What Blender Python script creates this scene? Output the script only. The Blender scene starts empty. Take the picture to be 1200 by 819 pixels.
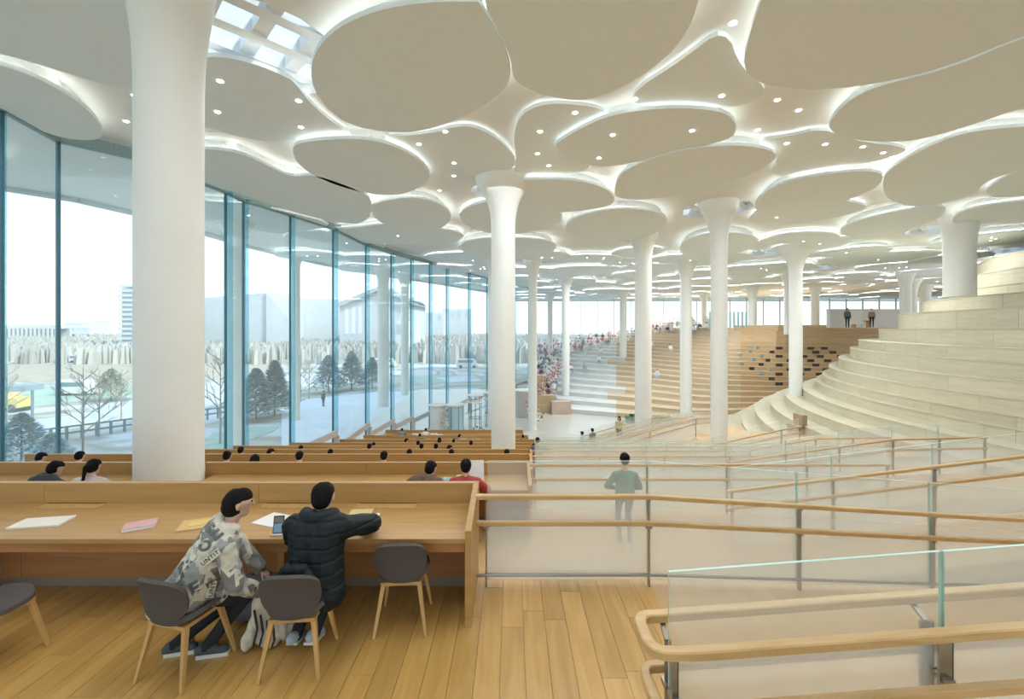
import bpy, bmesh, math, random
import numpy as np
from mathutils import Vector, Matrix
from mathutils.geometry import tessellate_polygon
random.seed(7); np.random.seed(7)
C = bpy.context.scene.collection
PI = math.pi
E = 2.6            # eye height above the nearest floor
FPX = 520.0        # focal length in pixels of a 1200 px wide frame

# ------------------------------------------------------------------ camera, sky, sun, exposure
cam = bpy.data.cameras.new('camera'); cam.sensor_width = 36; cam.lens = FPX/1200*36
cam.shift_y = -24.5/1200; cam.clip_end = 3000; cam.clip_start = .05
co = bpy.data.objects.new('camera', cam); C.objects.link(co)
co.location = (0, 0, E); co.rotation_euler = (PI/2, 0, 0)
sc = bpy.context.scene; sc.camera = co
sc.view_settings.view_transform = 'Standard'; sc.view_settings.look = 'None'
sc.view_settings.gamma = 1; sc.view_settings.use_curve_mapping = False
sc.view_settings.exposure = 0.35
sc.cycles.use_denoising = True
sc.cycles.max_bounces = 7; sc.cycles.diffuse_bounces = 4; sc.cycles.glossy_bounces = 3
sc.cycles.transmission_bounces = 4; sc.cycles.transparent_max_bounces = 48
sc.cycles.caustics_reflective = False; sc.cycles.caustics_refractive = False
sc.cycles.sample_clamp_indirect = 4

w = bpy.data.worlds.new('sky'); sc.world = w; w.use_nodes = True
nt = w.node_tree; nt.nodes.clear()
o_ = nt.nodes.new('ShaderNodeOutputWorld'); bg = nt.nodes.new('ShaderNodeBackground')
tc = nt.nodes.new('ShaderNodeTexCoord'); sp = nt.nodes.new('ShaderNodeSeparateXYZ'); rp = nt.nodes.new('ShaderNodeValToRGB')
nt.links.new(tc.outputs['Generated'], sp.inputs[0]); nt.links.new(sp.outputs['Z'], rp.inputs[0])
rp.color_ramp.elements[0].position = 0.0; rp.color_ramp.elements[0].color = (.95, .97, .97, 1)
rp.color_ramp.elements[1].position = .75; rp.color_ramp.elements[1].color = (.50, .70, .95, 1)
e_ = rp.color_ramp.elements.new(.25); e_.color = (.80, .90, .98, 1)
nt.links.new(rp.outputs[0], bg.inputs[0]); nt.links.new(bg.outputs[0], o_.inputs[0])
bg.inputs[1].default_value = 1.35

def sun(energy, el, az, col, ang=1.0):
    l = bpy.data.lights.new('sun', 'SUN'); l.energy = energy; l.color = col; l.angle = math.radians(ang)
    o = bpy.data.objects.new('sun', l); C.objects.link(o)
    o.rotation_euler = (PI/2-math.radians(el), 0, math.radians(az)); return o
sun(3.0, 38, 65, (1, .92, .80))          # low winter sun from the right, beyond the building

def area(x, y, z, sx, sy, power, col=(.93, .97, 1)):
    l = bpy.data.lights.new('interior_fill_light', 'AREA'); l.shape = 'RECTANGLE'; l.size = sx; l.size_y = sy
    l.energy = power; l.color = col
    o = bpy.data.objects.new('interior_fill_light', l); C.objects.link(o); o.location = (x, y, z); return o
FILL_LIGHTS = [(-2, 2.5, 5, 5, 170), (6, 5, 6, 6, 200), (-7.5, 12.6, 7, 6, 190), (3, 13, 8, 8, 380), (14, 14, 8, 8, 330),
               (-3, 24, 9, 9, 500), (13.5, 27, 7, 8, 800), (26, 29, 6, 6, 480), (10.5, 44, 8, 8, 1050), (24, 53, 9, 7, 850), (26, 77, 36, 4, 1800), (42, 67, 8, 8, 900)]
for (x, y, sx, sy, p) in FILL_LIGHTS:  # added fill rectangles under the ceiling to brighten the room; no such fixtures
    area(x, y, E+5.3, sx, sy, p*1.1)

# ------------------------------------------------------------------ materials
MATS = {}
def nodes(name):
    m = bpy.data.materials.new(name); m.use_nodes = True; t = m.node_tree
    b = t.nodes['Principled BSDF']; MATS[name] = m
    return m, t, b
def plain(name, col, rough=.6, metal=0, noise=0, scale=8, spec=.5, emit=0, bump=0):
    m, t, b = nodes(name)
    b.inputs['Roughness'].default_value = rough; b.inputs['Metallic'].default_value = metal
    b.inputs['Specular IOR Level'].default_value = spec
    b.inputs['Base Color'].default_value = (*col, 1)
    if noise or bump:
        c = t.nodes.new('ShaderNodeTexCoord'); n = t.nodes.new('ShaderNodeTexNoise'); n.inputs['Scale'].default_value = scale
        n.inputs['Detail'].default_value = 4
        t.links.new(c.outputs['Object'], n.inputs['Vector'])
        if noise:
            r = t.nodes.new('ShaderNodeValToRGB')
            r.color_ramp.elements[0].position = .3; r.color_ramp.elements[1].position = .7
            r.color_ramp.elements[0].color = (*[max(0, v*(1-noise)) for v in col], 1)
            r.color_ramp.elements[1].color = (*[min(1, v*(1+noise)) for v in col], 1)
            t.links.new(n.outputs['Fac'], r.inputs[0]); t.links.new(r.outputs[0], b.inputs['Base Color'])
        if bump:
            bu = t.nodes.new('ShaderNodeBump'); bu.inputs['Strength'].default_value = bump; bu.inputs['Distance'].default_value = .02
            t.links.new(n.outputs['Fac'], bu.inputs['Height']); t.links.new(bu.outputs[0], b.inputs['Normal'])
    if emit:
        b.inputs['Emission Color'].default_value = (*col, 1); b.inputs['Emission Strength'].default_value = emit
    return m
def wood(name, c1, c2, rough=.42, stretch=(14, 1.2, 14), rnd=.10, spec=.45):
    """wood grain along local/world y; colour varies from object to object"""
    m, t, b = nodes(name)
    c = t.nodes.new('ShaderNodeTexCoord'); mp = t.nodes.new('ShaderNodeMapping'); mp.inputs['Scale'].default_value = stretch
    oi = t.nodes.new('ShaderNodeObjectInfo'); ad = t.nodes.new('ShaderNodeVectorMath'); ad.operation = 'ADD'
    ml = t.nodes.new('ShaderNodeMath'); ml.operation = 'MULTIPLY'; ml.inputs[1].default_value = 37
    t.links.new(oi.outputs['Random'], ml.inputs[0])
    t.links.new(c.outputs['Object'], ad.inputs[0]); t.links.new(ml.outputs[0], ad.inputs[1]); t.links.new(ad.outputs[0], mp.inputs[0])
    n = t.nodes.new('ShaderNodeTexNoise'); n.inputs['Scale'].default_value = 1.3; n.inputs['Detail'].default_value = 5; n.inputs['Distortion'].default_value = .6
    t.links.new(mp.outputs[0], n.inputs['Vector'])
    r = t.nodes.new('ShaderNodeValToRGB'); r.color_ramp.elements[0].position = .32; r.color_ramp.elements[1].position = .68
    r.color_ramp.elements[0].color = (*c1, 1); r.color_ramp.elements[1].color = (*c2, 1)
    t.links.new(n.outputs['Fac'], r.inputs[0])
    hs = t.nodes.new('ShaderNodeHueSaturation'); mr = t.nodes.new('ShaderNodeMapRange')
    mr.inputs['To Min'].default_value = 1-rnd; mr.inputs['To Max'].default_value = 1+rnd
    t.links.new(oi.outputs['Random'], mr.inputs[0]); t.links.new(mr.outputs[0], hs.inputs['Value'])
    t.links.new(r.outputs[0], hs.inputs['Color']); t.links.new(hs.outputs[0], b.inputs['Base Color'])
    b.inputs['Roughness'].default_value = rough; b.inputs['Specular IOR Level'].default_value = spec
    return m
FLOORW = wood('floor_oak', (.46, .25, .068), (.57, .34, .105), .34, (9, .9, 9), .12)
SLOPEW = wood('ramp_oak', (.54, .34, .155), (.62, .41, .20), .4, (5, 1, 5), .05)
DESKW = wood('desk_oak', (.42, .235, .08), (.49, .285, .105), .38, (1.0, 12, 12), .03)
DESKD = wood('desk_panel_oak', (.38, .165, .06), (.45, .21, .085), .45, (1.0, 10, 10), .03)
RAILW = wood('handrail_oak', (.50, .31, .13), (.64, .42, .20), .38, (1.5, 12, 12), .03)
LEGW = wood('chair_leg_oak', (.50, .29, .10), (.62, .39, .16), .4, (10, 10, 1), .05)
HILLW = wood('pale_ash', (.51, .465, .335), (.58, .53, .40), .45, (.5, .5, 6), .06)
FHILLW = wood('far_hill_oak', (.54, .38, .21), (.64, .48, .30), .5, (.5, .5, 5), .08)
PLASTER = plain('white_plaster', (.74, .77, .765), .75, noise=.02, scale=2)
PETALM = plain('ceiling_panel_plaster', (.79, .865, .885), .85, noise=.012, scale=3)
COLM = plain('column_white', (.80, .81, .78), .5, noise=.02, scale=1.5)
LED = plain('cove_light', (1, .96, .88), 1, emit=7)
LAMP = plain('downlight_glow', (1, .97, .9), 1, emit=9)
GREY = plain('chair_fabric', (.098, .084, .080), .95, noise=.18, scale=180, spec=.2)
STEEL = plain('brushed_steel', (.36, .34, .31), .35, .9)
DSTEEL = plain('dark_steel', (.12, .12, .12), .4, .8)
ALU = plain('grey_aluminium', (.55, .52, .50), .5, .1)
SHOE = plain('shoe_dark', (.06, .075, .085), .7)
SOLE = plain('shoe_sole', (.70, .70, .66), .6)
SKIN = plain('skin', (.62, .39, .28), .55, noise=.05, scale=10)
HAIR = plain('black_hair', (.008, .007, .007), .8, noise=.3, scale=60, bump=.4, spec=.15)
WHITEP = plain('white_paper', (.82, .81, .80), .8)
DARKN = plain('niche_dark', (.06, .055, .06), .7)
BLUEN = plain('niche_blue', (.40, .52, .56), .5)
KICK = plain('kick_metal', (.28, .22, .17), .5, .2)
RIM = plain('roof_rim', (.42, .50, .48), .7)

def glass(name, tint, milk, veil, rough=.03, grad=None, refl=.35):
    """clear glass with a milky share mixed in; grad=(z0,m0,z1,m1): a frit that thins out upwards (local z)"""
    m = bpy.data.materials.new(name); m.use_nodes = True; t = m.node_tree; t.nodes.clear(); MATS[name] = m
    o = t.nodes.new('ShaderNodeOutputMaterial'); tr = t.nodes.new('ShaderNodeBsdfTransparent'); tr.inputs[0].default_value = (*tint, 1)
    gl = t.nodes.new('ShaderNodeBsdfGlossy'); gl.inputs['Roughness'].default_value = rough
    tl = t.nodes.new('ShaderNodeBsdfTranslucent'); tl.inputs[0].default_value = (*veil, 1)
    df = t.nodes.new('ShaderNodeBsdfDiffuse'); df.inputs[0].default_value = (*veil, 1)
    mx = t.nodes.new('ShaderNodeMixShader'); mx.inputs[0].default_value = .5
    t.links.new(tl.outputs[0], mx.inputs[1]); t.links.new(df.outputs[0], mx.inputs[2])
    m1 = t.nodes.new('ShaderNodeMixShader'); t.links.new(tr.outputs[0], m1.inputs[1]); t.links.new(mx.outputs[0], m1.inputs[2])
    if grad:
        uv = t.nodes.new('ShaderNodeUVMap'); s = t.nodes.new('ShaderNodeSeparateXYZ'); mr = t.nodes.new('ShaderNodeMapRange')
        mr.interpolation_type = 'SMOOTHSTEP'
        mr.inputs[1].default_value = grad[0]; mr.inputs[2].default_value = grad[2]; mr.inputs[3].default_value = grad[1]; mr.inputs[4].default_value = grad[3]
        t.links.new(uv.outputs[0], s.inputs[0]); t.links.new(s.outputs['Y'], mr.inputs[0]); t.links.new(mr.outputs[0], m1.inputs[0])
    else: m1.inputs[0].default_value = milk
    lw = t.nodes.new('ShaderNodeLayerWeight'); lw.inputs[0].default_value = .5
    pw_ = t.nodes.new('ShaderNodeMath'); pw_.operation = 'POWER'; pw_.inputs[1].default_value = 4
    fr = t.nodes.new('ShaderNodeMapRange'); fr.inputs[3].default_value = .025; fr.inputs[4].default_value = refl
    t.links.new(lw.outputs['Facing'], pw_.inputs[0]); t.links.new(pw_.outputs[0], fr.inputs[0])
    m2 = t.nodes.new('ShaderNodeMixShader'); t.links.new(fr.outputs[0], m2.inputs[0])
    t.links.new(m1.outputs[0], m2.inputs[1]); t.links.new(gl.outputs[0], m2.inputs[2]); t.links.new(m2.outputs[0], o.inputs[0])
    return m
WGLASS = glass('facade_glass', (.93, .985, 1.0), .10, (.85, .93, .95))  # milky share is haze put into the pane, veiling the view outside
FINM = glass('fin_glass', (.66, .86, .92), .12, (.6, .8, .88))
RGLASS = glass('railing_glass', (.97, .99, .985), 0, (.90, .90, .88), .05, grad=(.25, .46, 1.25, .10))
GEDGE = plain('glass_edge', (.38, .62, .55), .3, spec=.8)
def flat(rgb, name=None, rough=.8, noise=.12, scale=25):
    k = name or 'cloth_%02x%02x%02x' % tuple(int(c*255) for c in rgb)
    return MATS.get(k) or plain(k, rgb, rough, noise=noise, scale=scale)

# ------------------------------------------------------------------ mesh helpers
class MB:
    def __init__(s): s.v = []; s.f = []; s.m = []; s.uv = None
    def add(s, vs, fs, mi=0):
        b = len(s.v); s.v += [tuple(p) for p in vs]; s.f += [tuple(i+b for i in f) for f in fs]; s.m += [mi]*len(fs); return s
    def box(s, x0, x1, y0, y1, z0, z1, mi=0):
        return s.add([(x, y, z) for z in (z0, z1) for y in (y0, y1) for x in (x0, x1)],
                     [(0, 2, 3, 1), (4, 5, 7, 6), (0, 1, 5, 4), (2, 6, 7, 3), (0, 4, 6, 2), (1, 3, 7, 5)], mi)
    def hexa(s, p, mi=0):   # 8 points: bottom 4 ccw, top 4 ccw
        return s.add(p, [(3, 2, 1, 0), (4, 5, 6, 7), (0, 1, 5, 4), (1, 2, 6, 5), (2, 3, 7, 6), (3, 0, 4, 7)], mi)
    def beam(s, a, b, w, h, mi=0, w2=None, h2=None):
        a = Vector(a); b = Vector(b); d = (b-a).normalized()
        up = Vector((0, 0, 1)) if abs(d.z) < .95 else Vector((0, 1, 0))
        sd = d.cross(up).normalized(); up = sd.cross(d)
        w2 = w if w2 is None else w2; h2 = h if h2 is None else h2
        q = []
        for p, ww, hh in ((a, w, h), (b, w2, h2)):
            q += [p-sd*ww/2-up*hh/2, p+sd*ww/2-up*hh/2, p+sd*ww/2+up*hh/2, p-sd*ww/2+up*hh/2]
        return s.add(q, [(0, 3, 2, 1), (4, 5, 6, 7), (0, 1, 5, 4), (1, 2, 6, 5), (2, 3, 7, 6), (3, 0, 4, 7)][0:6], mi)
    def tube(s, pts, r, n=8, mi=0, cap=True):
        pts = [Vector(p) for p in pts]; rs = r if isinstance(r, (list, tuple)) else [r]*len(pts); vs = []
        for i, p in enumerate(pts):
            d = (pts[min(i+1, len(pts)-1)]-pts[max(i-1, 0)]).normalized()
            a = Vector((0, 0, 1)) if abs(d.z) < .9 else Vector((0, 1, 0))
            u = d.cross(a).normalized(); v = u.cross(d)
            vs += [p+(u*math.cos(2*PI*k/n)+v*math.sin(2*PI*k/n))*rs[i] for k in range(n)]
        fs = [(i*n+k, i*n+(k+1) % n, (i+1)*n+(k+1) % n, (i+1)*n+k) for i in range(len(pts)-1) for k in range(n)]
        if cap: fs += [tuple(range(n))[::-1], tuple((len(pts)-1)*n+k for k in range(n))]
        return s.add(vs, fs, mi)
    def lathe(s, prof, cx=0, cy=0, n=24, mi=0, lob=None):
        vs = []
        for (r, z) in prof:
            for k in range(n):
                a = 2*PI*k/n; rr = r
                vs.append((cx+rr*math.cos(a), cy+rr*math.sin(a), z))
        fs = [(i*n+k, i*n+(k+1) % n, (i+1)*n+(k+1) % n, (i+1)*n+k) for i in range(len(prof)-1) for k in range(n)]
        fs += [tuple(range(n))[::-1], tuple((len(prof)-1)*n+k for k in range(n))]
        return s.add(vs, fs, mi)
    def prism(s, poly, z0, z1, mi=0):
        n = len(poly); ar = sum(poly[i][0]*poly[(i+1) % n][1]-poly[(i+1) % n][0]*poly[i][1] for i in range(n))
        if ar < 0: poly = poly[::-1]
        vs = [(x, y, z0) for x, y in poly]+[(x, y, z1) for x, y in poly]
        return s.add(vs, [tuple(range(n))[::-1], tuple(range(n, 2*n))]+[(i, (i+1) % n, n+(i+1) % n, n+i) for i in range(n)], mi)
    def sweep(s, pts, w, h, mi=0, bev=.25):  # rounded rectangular section along a path, section kept upright
        pts = [Vector(p) for p in pts]; c = bev
        sec = [(-w/2, -h/2*(1-c)), (-w/2*(1-c), -h/2), (w/2*(1-c), -h/2), (w/2, -h/2*(1-c)), (w/2, h/2*(1-c)), (w/2*(1-c), h/2), (-w/2*(1-c), h/2), (-w/2, h/2*(1-c))]
        n = 8; vs = []
        for i, p in enumerate(pts):
            d0 = (pts[i]-pts[max(i-1, 0)]); d1 = (pts[min(i+1, len(pts)-1)]-pts[i])
            d = ((d0.normalized() if d0.length else Vector())+(d1.normalized() if d1.length else Vector())); d.z = 0; d.normalize()
            u = Vector((d.y, -d.x, 0))
            vs += [p+u*a+Vector((0, 0, b)) for a, b in sec]
        fs = [(i*n+k, i*n+(k+1) % n, (i+1)*n+(k+1) % n, (i+1)*n+k) for i in range(len(pts)-1) for k in range(n)]
        fs += [tuple(range(n))[::-1], tuple((len(pts)-1)*n+k for k in range(n))]
        return s.add(vs, fs, mi)
    def build(s, name, mat, parent=None, smooth=False, loc=None):
        me = bpy.data.meshes.new(name); me.from_pydata(s.v, [], s.f); me.update()
        mats = mat if isinstance(mat, (list, tuple)) else [mat]
        for m in mats: me.materials.append(m)
        if len(mats) > 1: me.polygons.foreach_set('material_index', s.m)
        if smooth:
            me.polygons.foreach_set('use_smooth', [True]*len(me.polygons))
            try: me.set_sharp_from_angle(angle=math.radians(40))
            except Exception: pass
        o = bpy.data.objects.new(name, me); C.objects.link(o)
        if parent is not None: o.parent = parent
        if loc is not None: o.location = loc
        return o
def tag(o, label=None, cat=None, group=None, kind=None):
    if label: o['label'] = label
    if cat: o['category'] = cat
    if group: o['group'] = group
    if kind: o['kind'] = kind
    return o
def empty(name, loc=(0, 0, 0), rz=0, label=None, cat=None, group=None, kind=None):
    o = bpy.data.objects.new(name, None); C.objects.link(o); o.location = loc; o.rotation_euler = (0, 0, rz)
    o.empty_display_size = .1
    return tag(o, label, cat, group, kind)
def copy_tree(o, parent=None):
    kids = [c for c in o.children]
    c = o.copy(); C.objects.link(c)
    if parent is not None: c.parent = parent
    for k in kids: copy_tree(k, c)
    return c
def W(px, py, d): return Vector(((px-600)/FPX*d, d, E-(py-385)/FPX*d))
def smooth_loop(p, it=2):
    for _ in range(it):
        q = []
        for i in range(len(p)):
            a = p[i]; b = p[(i+1) % len(p)]
            q += [(a[0]*.75+b[0]*.25, a[1]*.75+b[1]*.25), (a[0]*.25+b[0]*.75, a[1]*.25+b[1]*.75)]
        p = q
    return p
def area2(p): return sum(p[i][0]*p[(i+1) % len(p)][1]-p[(i+1) % len(p)][0]*p[i][1] for i in range(len(p)))/2
def inset(p, d):
    if area2(p) < 0: p = p[::-1]
    n = len(p); q = []
    for i in range(n):
        a = Vector(p[i-1]); b = Vector(p[(i+1) % n]); t = (b-a)
        if t.length < 1e-6: q.append(p[i]); continue
        t.normalize(); q.append((p[i][0]-t.y*d, p[i][1]+t.x*d))
    return q

# ------------------------------------------------------------------ setting: tiers, ramps, hills
# tier k: floor height and depth range; desks stand at its far edge
P_ = 3.4
TZ = [0, -.81, -1.62, -2.42, -3.2, -3.95, -4.63, -5.22, -5.65, -5.9]
BACK = [4.7+P_*k for k in range(9)]                       # y of each desk back
TY = [-9]+[b+.08 for b in BACK]+[47.5]                     # tier k spans TY[k]..TY[k+1]
FAC = [(-9, -9), (-11.5, 0), (-12.8, 6), (-13.0, 11.3), (-13.5, 13.2), (-12.3, 14.6), (-11.75, 18.2), (-11.75, 19.4), (-10.95, 21.9), (-10.05, 24.9),
       (-9.8, 29.7), (-9.0, 33), (-8.1, 35.5), (-7.05, 37.8), (-6.07, 41), (-4.4, 44.8), (-2.8, 49), (.33, 58), (2.2, 60)]
def facx(y):
    for a, b in zip(FAC, FAC[1:]):
        if a[1] <= y <= b[1]: return a[0]+(b[0]-a[0])*(y-a[1])/(b[1]-a[1])
    return FAC[0][0] if y < 0 else FAC[-1][0]
floor = empty('floor', kind='structure')
VALLEY = plain('valley_floor', (.60, .585, .53), .22, noise=.04, scale=.4)
# nearest tier: sub-floor below single oak planks
MB().box(-12.4, 1.4, -9, 4.78, -.9, -.02).build('subfloor', SLOPEW, floor)
MB().box(1.4, 30, -9, .9, -.9, -.02).build('subfloor', SLOPEW, floor)
xs = -5.6; pw = .19; n = 0
while xs < 1.4-1e-3:
    y = .6+random.random()*-1.2
    x1 = min(xs+pw, 1.4)
    while y < 4.77:
        L = random.choice((1.5, 1.8, 2.1)); y1 = min(y+L, 4.78)
        if y1-y > .05:
            mb = MB(); g = .0015; dz = random.uniform(-.0006, .0006)
            mb.box(-(x1-xs)/2+g, (x1-xs)/2-g, -(y1-y)/2+g, (y1-y)/2-g, -.02, 0+dz)
            mb.build('plank', FLOORW, floor, loc=((xs+x1)/2, (y+y1)/2, 0))
        y = y1
    xs += pw
MB().box(-12.4, -5.6, -9, 4.78, -.02, 0).build('plank_field', FLOORW, floor)
MB().box(-5.6, 1.4, -9, -.6, -.02, 0).build('plank_field', FLOORW, floor)
for k in range(1, 10):
    xl = min(facx(TY[k]), facx(TY[k+1]) if k < 9 else -13)+.15
    if k == 9: xl = -13
    xr = 1.2 if k < 9 else 30
    t = MB()
    if k < 5: t.box(xl, 12, TY[k], TY[k+1], TZ[k]-1.2, TZ[k])
    elif k < 9:
        t.box(xl, 4.5, TY[k], TY[k+1], TZ[k]-1.2, TZ[k])
        for a, b in ((4.5, 9), (9, 20)):
            za = TZ[k]+(0 if a == 4.5 else 1.25); zb = TZ[k]+1.25
            t.hexa([(a, TY[k], za-1.5), (b, TY[k], zb-1.5), (b, TY[k+1], zb-1.5), (a, TY[k+1], za-1.5),
                    (a, TY[k], za), (b, TY[k], zb), (b, TY[k+1], zb), (a, TY[k+1], za)])
    else: t.box(xl, 30, TY[k], 62, TZ[k]-1, TZ[k])
    t.build('terrace', SLOPEW if k < 9 else VALLEY, floor)
def ramp(x0, x1, y0, y1, z0, z1, xe, name='ramp'):
    m = MB()
    for a, b, za, zb in ((x0, x1, z0, z1), (x1, xe, z1, z1)):
        if b > a: m.hexa([(a, y0, -7), (b, y0, -7), (b, y1, -7), (a, y1, -7), (a, y0, za), (b, y0, zb), (b, y1, zb), (a, y1, za)])
    m.build(name, SLOPEW, floor)
m = MB(); m.hexa([(1.38, 2.7, -2), (8, 2.7, -2), (8, 5.72, -2), (1.38, 4.62, -2), (1.38, 2.7, 0), (8, 2.7, -.81), (8, 5.72, -.81), (1.38, 4.62, 0)])
m.box(8, 14, 2.7, 5.72, -2, -.81); m.build('ramp', SLOPEW, floor)
ramp(.9, 9, .9, 2.6, 0, .62, 16)
ramp(3.4, 8.1, 5.8, 6.95, -.81, -.25, 15)
ramp(5.5, 9.5, 9.6, 11.2, -1.62, -1.07, 15)
ramp(8.1, 10.3, 13.2, 15.2, -2.42, -2.05, 15)
ramp(8.4, 11.3, 17, 18.7, -3.2, -2.55, 15)

# right hill: concentric pale-wood steps
CH = Vector((43.5, 20.3))
RH = [(31.9, -8.3), (31, -7.9), (30.2, -7.4), (29.3, -6.8), (28.4, -6.1), (27.4, -5.5), (26.4, -4.95), (25.3, -4.4), (24.4, -3.86), (24.0, -3.4), (23.6, -2.8), (23.0, -2.16), (22.3, -1.43),
      (21.8, -.84), (20.6, 0.0), (19.5, 1.02), (18.2, 1.84), (16.7, 2.46), (16.1, 3.4), (15.4, 4.4)]
hill = empty('stepped_seating_hill', (CH.x, CH.y, 0), kind='structure', label='pale wood stepped hill curving up to the ceiling')
def arc(R, a0, a1, n): return [(R*math.cos(a0+(a1-a0)*i/n), R*math.sin(a0+(a1-a0)*i/n)) for i in range(n+1)]
A0, A1 = math.radians(110), math.radians(262)
for i, (R, zp) in enumerate(RH):
    zt = E+zp; zb = E+(RH[i-1][1] if i else -9.5)
    Rn = RH[i+1][0] if i+1 < len(RH) else 2
    n = 48; o = arc(R+.03, A0, A1, n); q = arc(max(Rn-.3, 1), A0, A1, n)
    t = MB(); vs = []
    for j in range(n+1): vs += [(*o[j], zt), (*q[j], zt), (*o[j], zt-.05), (*q[j], zt-.05)]
    fs = []
    for j in range(n):
        a = j*4; b = a+4
        fs += [(a, a+1, b+1, b), (a+2, b+2, b+3, a+3), (a, b, b+2, a+2)]
    t.add(vs, fs)
    st = t.build('step', HILLW, hill)
    # riser panels with recessed joints
    MB().add([(*p, z) for p in arc(R-.04, A0, A1, n) for z in (zb-.1, zt-.05)], [(2*j, 2*j+2, 2*j+3, 2*j+1) for j in range(n)]).build('riser_backing', DARKN, st)
    a = A0+random.uniform(0, .05)
    while a < A1-.02:
        b = min(a+random.choice((3.4, 4.2, 5.0))/R, A1)
        m = 5; g = .006/R
        s1 = arc(R, a+g, b-g, m); s0 = arc(R-.05, a+g, b-g, m)
        vs = []
        for j in range(m+1): vs += [(*s1[j], zb-.1), (*s1[j], zt-.055), (*s0[j], zt-.055), (*s0[j], zb-.1)]
        fs = [(4*j+u, 4*j+4+u, 4*j+4+(u+1) % 4, 4*j+(u+1) % 4) for j in range(m) for u in range(4)]+[(0, 1, 2, 3), (4*m, 4*m+3, 4*m+2, 4*m+1)]
        MB().add(vs, fs).build('riser_panel', HILLW, st, smooth=False)
        a = b
MB().lathe([(15.3, E-9), (15.3, E+4.35)], n=48).build('hill_core', HILLW, hill)
# little stair opening at the foot of the right hill
MB().prism([(-.35, -.3), (.35, -.1), (.35, .6), (-.35, .6)], 0, .9).prism([(-.0, -.2), (.35, -.1), (.35, .6), (-.0, .6)], .9, 1.5).build('stair_opening', flat((.36, .28, .19), 'opening_brown', .8), hill, loc=(16.35-CH.x, 25.2-CH.y, E-6.4))

# far amphitheatre hill
def sp_(r):
    k = [(-.4, 3.6), (.08, 3.1), (.29, 2.2), (.46, 1.15), (.6, .74), (.9, .62), (1.6, .6)]
    for a, b in zip(k, k[1:]):
        if r <= b[0]: return a[1]+(b[1]-a[1])*(max(r, a[0])-a[0])/(b[0]-a[0])
    return .6
def d0_(r):
    k = [(-.4, 49), (.02, 47.5), (.15, 44.2), (.27, 42), (.40, 40), (.6, 41.5), (1.6, 44)]
    for a, b in zip(k, k[1:]):
        if r <= b[0]: return a[1]+(b[1]-a[1])*(max(r, a[0])-a[0])/(b[0]-a[0])
    return 44
def dfar(i, r): return min(d0_(r)+i*sp_(r), 82.0)
NS = 20
RS = [.035+i*.02 for i in range(70)]
MHILLW = wood('mid_hill_oak', (.56, .44, .29), (.64, .52, .37), .5, (.5, .5, 5), .04)
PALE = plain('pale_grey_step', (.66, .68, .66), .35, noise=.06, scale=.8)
fhill = empty('amphitheatre_hill', (0, 0, 0), kind='structure', label='far stepped wooden hillside below the distant windows')
FZ = lambda i: -5.9+.43*(i+1)
def cut_r(i): return .03
for i in range(NS):
    t = MB(); vs = []
    for r in RS:
        d = dfar(i, r); d2 = 83.0 if i == NS-1 else min(dfar(i+1, r)+.4, 83.0)
        vs += [(r*d, d, FZ(i)-.43 if i else -6.4), (r*d, d, FZ(i)-.06), (r*d, d-.05, FZ(i)-.06), (r*d, d-.05, FZ(i)), (r*d2, d2, FZ(i))]
    fs = []
    for j in range(len(RS)-1):
        a = j*5; b = a+5
        # leave out the parts of a step that are squeezed flat against the facade
        if dfar(i, RS[j]) >= 81.9 and dfar(i, RS[j+1]) >= 81.9: continue
        fs += [(a+u, b+u, b+u+1, a+u+1) for u in range(4)]
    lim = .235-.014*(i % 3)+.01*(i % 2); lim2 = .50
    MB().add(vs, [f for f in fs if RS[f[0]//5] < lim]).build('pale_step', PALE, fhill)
    MB().add(vs, [f for f in fs if lim <= RS[f[0]//5] < lim2]).build('step', MHILLW, fhill)
    MB().add(vs, [f for f in fs if RS[f[0]//5] >= lim2]).build('step', FHILLW, fhill)
    # end cheek on the left
# parapet of the upper plateau and dark shelf niches on the wall below it
t = MB(); vs = []
PR = [.5+.02*i for i in range(40)]
for r in PR:
    d = dfar(NS-1, r)-.12
    vs += [(r*d, d, FZ(NS-1)-.9), (r*d, d, FZ(NS-1)+.35), (r*(d+.3), d+.3, FZ(NS-1)+.35), (r*(d+.3), d+.3, FZ(NS-1)-.9)]
t.add(vs, [(4*j+u, 4*j+4+u, 4*j+4+(u+1) % 4, 4*j+(u+1) % 4) for j in range(len(PR)-1) for u in range(4)]+[(0, 1, 2, 3)])
t.build('parapet', FHILLW, fhill)
NI = [(i, px) for i, row in enumerate([
    (918-5, 953), (905, 933), (893, 913, 938, 960), (882, 904, 926, 946, 968), (870, 893, 913, 936, 956, 978), (884, 901, 926, 950, 970, 992),
    (868, 893, 913, 942, 961, 985), (880, 906, 930, 956, 976), (888, 913, 950, 966)]) for px in row]
for i, px in NI:
    s = 6+i; r = (px-600)/FPX; d = dfar(s, r)
    m = MB().box(-.36, .36, -.10, .1, -.14, .14); ni = m.build('shelf_niche', BLUEN if px < 906 and (i*7+px) % 3 != 0 else DARKN, fhill, loc=(r*d, d, FZ(s)-.23))
    ni.rotation_euler.z = .15

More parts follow.
